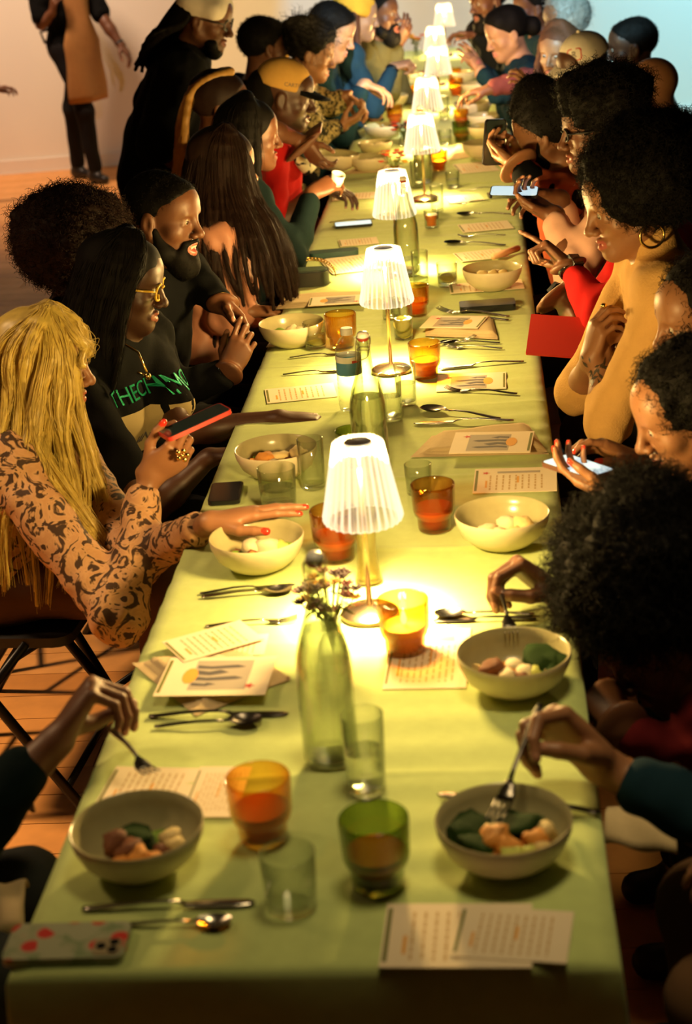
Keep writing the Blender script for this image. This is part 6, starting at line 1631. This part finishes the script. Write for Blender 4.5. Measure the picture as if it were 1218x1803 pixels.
def R6():
    H = Yp(1122, 300, 2.72)
    I = person('person in red sleeves pointing across the table, face hidden behind the round afro', H, 185, -5, byaw=180, skin='brown', res=.0048, shirt=F_RED, sleeve={'R': .5, 'L': .90}, hair=short('black'), pel=V3(.90, 2.72, .555),
               arms={'L': dict(w=Yp(1000, 468, 2.62), e=Yp(1062, 560, 2.48), d=Yp(945, 418, 2.66) - Yp(1000, 468, 2.62), n=V3(.1, -.4, -.9), pose='point', thumb=(.6, .3)),
                     'R': dict(w=Yp(985, 520, 2.62), e=Yp(1060, 545, 2.8), d=Yp(1010, 575, 2.56) - Yp(985, 520, 2.62), n=V3(.5, -.3, -.5), pose='relax')})
    band(I, 'L', BLK, 'watch', .012, .031, .022, BLK); band(I, 'R', BLK, 'watch_band', .012, .031, .018, BLK)
    o = MB().prism(rounded_rect(.20, .15, .004), 0, .006).build('red_folder', mat('red_card', (.55, .03, .02), rough=.6), None); c = Yp(1000, 595, 2.42); o.location = c; o.rotation_euler = (.45, .1, -.1); tag(o, 'red folder lying on the lap below the watch', 'folder')
R6()
def R7():
    H = Yp(1052, 225, 3.35)
    I = person('man with curly dark hair and sunglasses in a pale pink shirt and open dark vest', H, 184, -6, byaw=178, sex='m', skin='brown', res=.005, shirt=F_SHELL, sleeve=.93, collar='collar', hair=afro((0, -.03, .085), (.125, .135, .095), 'black', .014, 3000, .03, .0009, face=True),
               arms={'L': dict(w=Yp(975, 378, 3.18), e=Yp(1010, 480, 3.05), d=Yp(925, 350, 3.22) - Yp(975, 378, 3.18), n=V3(0, -.3, .9), pose='phone'),
                     'R': dict(w=Yp(985, 350, 3.4), d=V3(-1, 0, .1), n=V3(0, -.6, -.4), pose='relax', pole=V3(.3, .5, -1))})
    glasses(I, mat('black_frame', (.01, .01, .01)), .003, hgt=.017, lens=mat('dark_lens', (.012, .010, .010), rough=.1))
    q = I; mb = []
    g = .034
    L = [ell(q['at'](.66, .0, -.02), V3(.150, .105, .19) + .026, .05, 'add', q['TB']), ell(q['at'](.34, .0, -.02), V3(.135, .11, .17) + .026, .05, 'add', q['TB']), cap(q['SP']['L'], q['SP']['R'], .062, None, .05)]
    v, f = eval_prims(L + [ell(q['at'](.45, .20, 0), V3(.09, .16, .40), .02, 'sub', q['TB'])], .010); N = vnormals(v, f); v = v + N * (.006 * wob(v, 22))[:, None]
    o = q['part']('vest', new_mesh('vest', v, f, [F_BLACK], True))
    held_phone('phone held out flat by the man in the pale pink shirt', Yp(905, 341, 3.22), V3(-1, .1, .05), V3(0, -.2, 1), screen=SCR, h=.14)
R7()
def R8():
    H = Yp(962, 232, 3.72)
    I = person('bearded man with thick dark hair raising a phone to photograph the table', H, 158, -16, byaw=172, sex='m', skin='mid', res=.005, shirt=fabric('rust', (.38, .08, .03)), sleeve=.93, hair=short('black', .016, .006, beard=.5, top=.045),
               arms={'L': dict(w=Yp(912, 292, 3.62), e=Yp(960, 345, 3.55), d=Yp(872, 268, 3.7) - Yp(912, 292, 3.62), n=V3(-.3, .5, .6), pose='phone'),
                     'R': dict(w=Yp(915, 288, 3.78), e=Yp(965, 335, 3.95), d=Yp(878, 270, 3.75) - Yp(915, 288, 3.78), n=V3(-.3, -.5, .4), pose='phone')})
    q = I
    for sd in ('L', 'R'):
        l = q['limb'][sd]; v, f = eval_prims([cap(l['S'], l['E'], .072, .060, .02), cap(l['E'], l['E'] + (l['W'] - l['E']) * .72, .058, .046, .02)], .010); q['part']('jacket_sleeve', new_mesh('jacket_sleeve', v, f, [F_BLACK], True))
    held_phone('black phone held upright by the bearded man', Yp(868, 250, 3.72), Z3 * 1 + V3(.12, 0, 0), V3(.5, -.85, .1), screen=mat('dim_screen', (.03, .05, .05)), h=.145)
    band(I, 'L', GOLD, 'watch', .012, .031, .016, GOLD)
R8()
def R9():
    person('older bald man in a dark jacket seen from behind on the right', Yp(1146, 160, 4.95), 150, -12, sex='m', skin='mid', res=.006, shirt=F_CHAR, sleeve=.95, collar='collar', brows=False)
R9()
def R10():
    person('man with cropped hair in a black leather jacket in profile against the blue wall', Yp(1112, 82, 6.1), 178, -4, sex='m', skin='deep', res=.006, shirt=F_LEATHER, sleeve=.95, collar='collar', puff=1.8, hair=short('black', .004, .007, beard=.0))
R10()
def R11():
    H = Yp(1026, 118, 5.40)
    I = person('person in a white cap with a red square emblem', H, 205, -14, sex='m', skin='deep', res=.0065, shirt=F_CHAR, sleeve=.9)
    o, v, f = baseball_cap(I, F_WHITE, F_WHITE)
    tg = (to_world(v, I), f); c = to_world([(-.06, .055, .075)], I)[0]; fw = nrm(I['R'] @ V3(-.62, .75, .15)); u = I['R'] @ V3(0, 0, 1)
    V = []; F = []
    P = rounded_rect(.058, .048, .012, 4); Q = rounded_rect(.050, .040, .009, 4)
    V = [(x, y, 0) for x, y in P] + [(x, y, 0) for x, y in Q]; n = len(P); F = [(i, (i + 1) % n, n + (i + 1) % n, n + i) for i in range(n)]
    stick(I, new_mesh('emblem_frame', V, F, [P_RED]), c, fw, u, tg, 'emblem_frame', .0012, o)
    stick(I, text_mesh('R', .034, [P_DARK], .0005, 'emblem_letter'), c, fw, u, tg, 'emblem_letter', .0012, o)
R11()
def R12():
    H = Yp(984, 92, 6.0)
    I = person('woman with long auburn hair in a mauve top, turned towards the camera', H, 238, -6, 4, byaw=195, skin='mid', res=.006, shirt=F_MAUVE, sleeve=.93, lips='mid',
               arms={'R': dict(w=Yp(860, 158, 6.1), e=Yp(925, 140, 6.15), d=V3(-1, 0, -.1), n=V3(0, 0, -1), pose='relax'), 'L': dict(w=Yp(935, 172, 5.75), e=Yp(975, 190, 5.7), d=V3(-.35, -.1, .8), n=V3(-.6, .5, 0), pose='cup')})
    g = []
    for k in range(16):
        a = math.radians(-25 + 230 * k / 15); x, y = .088 * math.cos(a), -.014 - .098 * math.sin(a); g.append([(x * .2, .0, .128), (x * .86, y * .86, .08), (x * 1.12, y * 1.1, -.03), (x * 1.3, y * 1.2, -.16), (x * 1.35, y * 1.2 + .02, -.34)])
    locks(I, g, 'auburn', .020, .012, 14, rad=.001, cap_prims=CAPSK, wave=.01, h=.008)
R12()
def R13():
    person('person with grey hair under projector light behind the auburn-haired woman', Yp(992, 35, 6.9), 205, -5, skin='mid', res=.008, shirt=F_NAVY, collar='hood', hair=afro((0, -.03, .03), (.105, .115, .125), 'grey', .006, 600, .03, .001))
R13()
def R14():
    H = Yp(892, 58, 6.62)
    I = person('woman with black hair in a low bun and a blue blazer, hands near her face', H, 196, -18, skin='light', res=.0065, shirt=F_NAVY, sleeve=.93,
               arms={'L': dict(w=Yp(846, 128, 6.55), e=Yp(878, 165, 6.5), d=Yp(832, 100, 6.6) - Yp(846, 128, 6.55), n=V3(-.5, .5, 0), pose='cup'), 'R': dict(w=Yp(842, 118, 6.75), e=Yp(880, 150, 6.9), d=Yp(815, 85, 6.8) - Yp(842, 118, 6.75), n=V3(-.3, -.6, .2), pose='cup')})
    hair_mesh(I, 'hair', CAPSK + [ell((0, -.135, -.02), (.055, .045, .05), .03), ell((0, .03, .075), (.075, .06, .05), .03)], .007, HAIRM['black'], .002, 60., HAIRLINE)
R14()
def R15():
    person('person in a dark blue coat behind the woman with the bun', Yp(938, 12, 7.4), 190, 0, sex='m', skin='brown', res=.009, shirt=F_NAVY, collar='hood', hair=short('black'))
R15()
def R16():
    person('bearded man at the far right end, hand raised over the table', Yp(858, 0, 7.9), 215, -8, sex='m', skin='brown', res=.008, shirt=F_CHAR, sleeve=.92, hair=short('black', .008, .008, beard=.5),
           arms={'R': dict(w=Yp(838, 62, 7.9), e=Yp(868, 78, 7.9), d=V3(-1, 0, .15), n=V3(0, -.3, -1), pose='relax')})
R16()

# ------------------------------------------------------------------ folding chairs
def make_chair():
    t = thing('folding_chair', 'x', 'chair', (0, 0, 0), 0, 'black folding chairs')   # faces +x
    mb = MB(); mb.prism(rounded_rect(.40, .40, .04), .445, .468); mb.build('seat', mat('black_seat', (.014, .014, .015), rough=.5), t, PI / 5)
    # curved backrest slab
    V = []; F = []; n = 10
    for i in range(n + 1):
        a = (i / n - .5)
        for x, z in ((0, .62), (-.012, .62), (-.045, .80), (-.033, .80)): V.append((-.235 + x - .05 * (.25 - a * a) * 1.2, a * .42, z))
    for i in range(n):
        for k in range(4): F.append((i * 4 + k, i * 4 + (k + 1) % 4, i * 4 + 4 + (k + 1) % 4, i * 4 + 4 + k))
    F += [(0, 1, 2, 3), (n * 4 + 3, n * 4 + 2, n * 4 + 1, n * 4)]
    obj('backrest', new_mesh('backrest', V, F, [mat('black_seat', (.014, .014, .015))], PI / 5), t)
    for s in (-1, 1):
        mb = MB(); mb.tube([(-.285, s * .215, .82), (-.235, s * .215, .62), (-.06, s * .215, .43), (.21, s * .215, .0)], .0125, 10)
        for k in range(6): z = .70 - .045 * k; mb.ball((-.255 + .028 * k, s * .228, z), (.005, .003, .005), 8)
        mb.build('front_leg', black_metal, t, True)
        mb = MB(); mb.tube([(.10, s * .195, .455), (-.08, s * .195, .25), (-.27, s * .195, .0)], .011, 10); mb.build('rear_leg', black_metal, t, True)
    for a, b, nm in (((.15, -.215, .095), (.15, .215, .095), 'front_rail'), ((-.18, -.195, .115), (-.18, .195, .115), 'rear_rail'), ((-.262, -.215, .73), (-.262, .215, .73), 'top_rail')):
        mb = MB(); mb.tube([a, b], .009, 8); mb.build(nm, black_metal, t, True)
    return t
chair0 = make_chair()
side_n = {'left': 0, 'right': 0}
ORD = ['nearest', 'second', 'third', 'fourth', 'fifth', 'sixth', 'seventh', 'eighth', 'ninth', 'tenth', 'eleventh', 'twelfth', 'thirteenth', 'fourteenth']
first = True
for p, yw in sorted(CHAIRS, key=lambda c: c[0][1]):
    sd = 'left' if p[0] < 0 else 'right'
    o = chair0 if first else copy_tree(chair0); first = False
    o.location = (p[0], p[1], 0); o.rotation_euler = (0, 0, math.radians(yw))
    o['label'] = 'black folding chair, %s from the front on the %s side' % (ORD[min(13, side_n[sd])], sd); side_n[sd] += 1
# an empty folding chair frame standing behind the blonde woman
# napkins on laps
for q, lb in (([(1062, 1450), (1192, 1470), (1185, 1420), (1072, 1395)], 'napkin lying on the near right lap'), ([(-60, 1615), (38, 1605), (46, 1522), (-50, 1525)], 'pale napkin on the lap at the near left frame edge')):
    P = [at(x, y, .645) for x, y in q]; V = []; F = []; n = 10
    for i in range(n + 1):
        for j in range(n + 1):
            u, v = i / n, j / n; p = P[0] * (1 - u) * (1 - v) + P[1] * u * (1 - v) + P[2] * u * v + P[3] * (1 - u) * v
            V.append(p + V3(0, 0, -.035 * (2 * v - 1) ** 2 + .004 * math.sin(9 * u + 7 * v)))
    for i in range(n):
        for j in range(n): a = i * (n + 1) + j; F.append((a, a + n + 1, a + n + 2, a + 1))
    o = obj('lap_napkin', new_mesh('lap_napkin', V, F, [NAPK], True)); sm = o.modifiers.new('t', 'SOLIDIFY'); sm.thickness = .005; tag(o, lb, 'napkin')
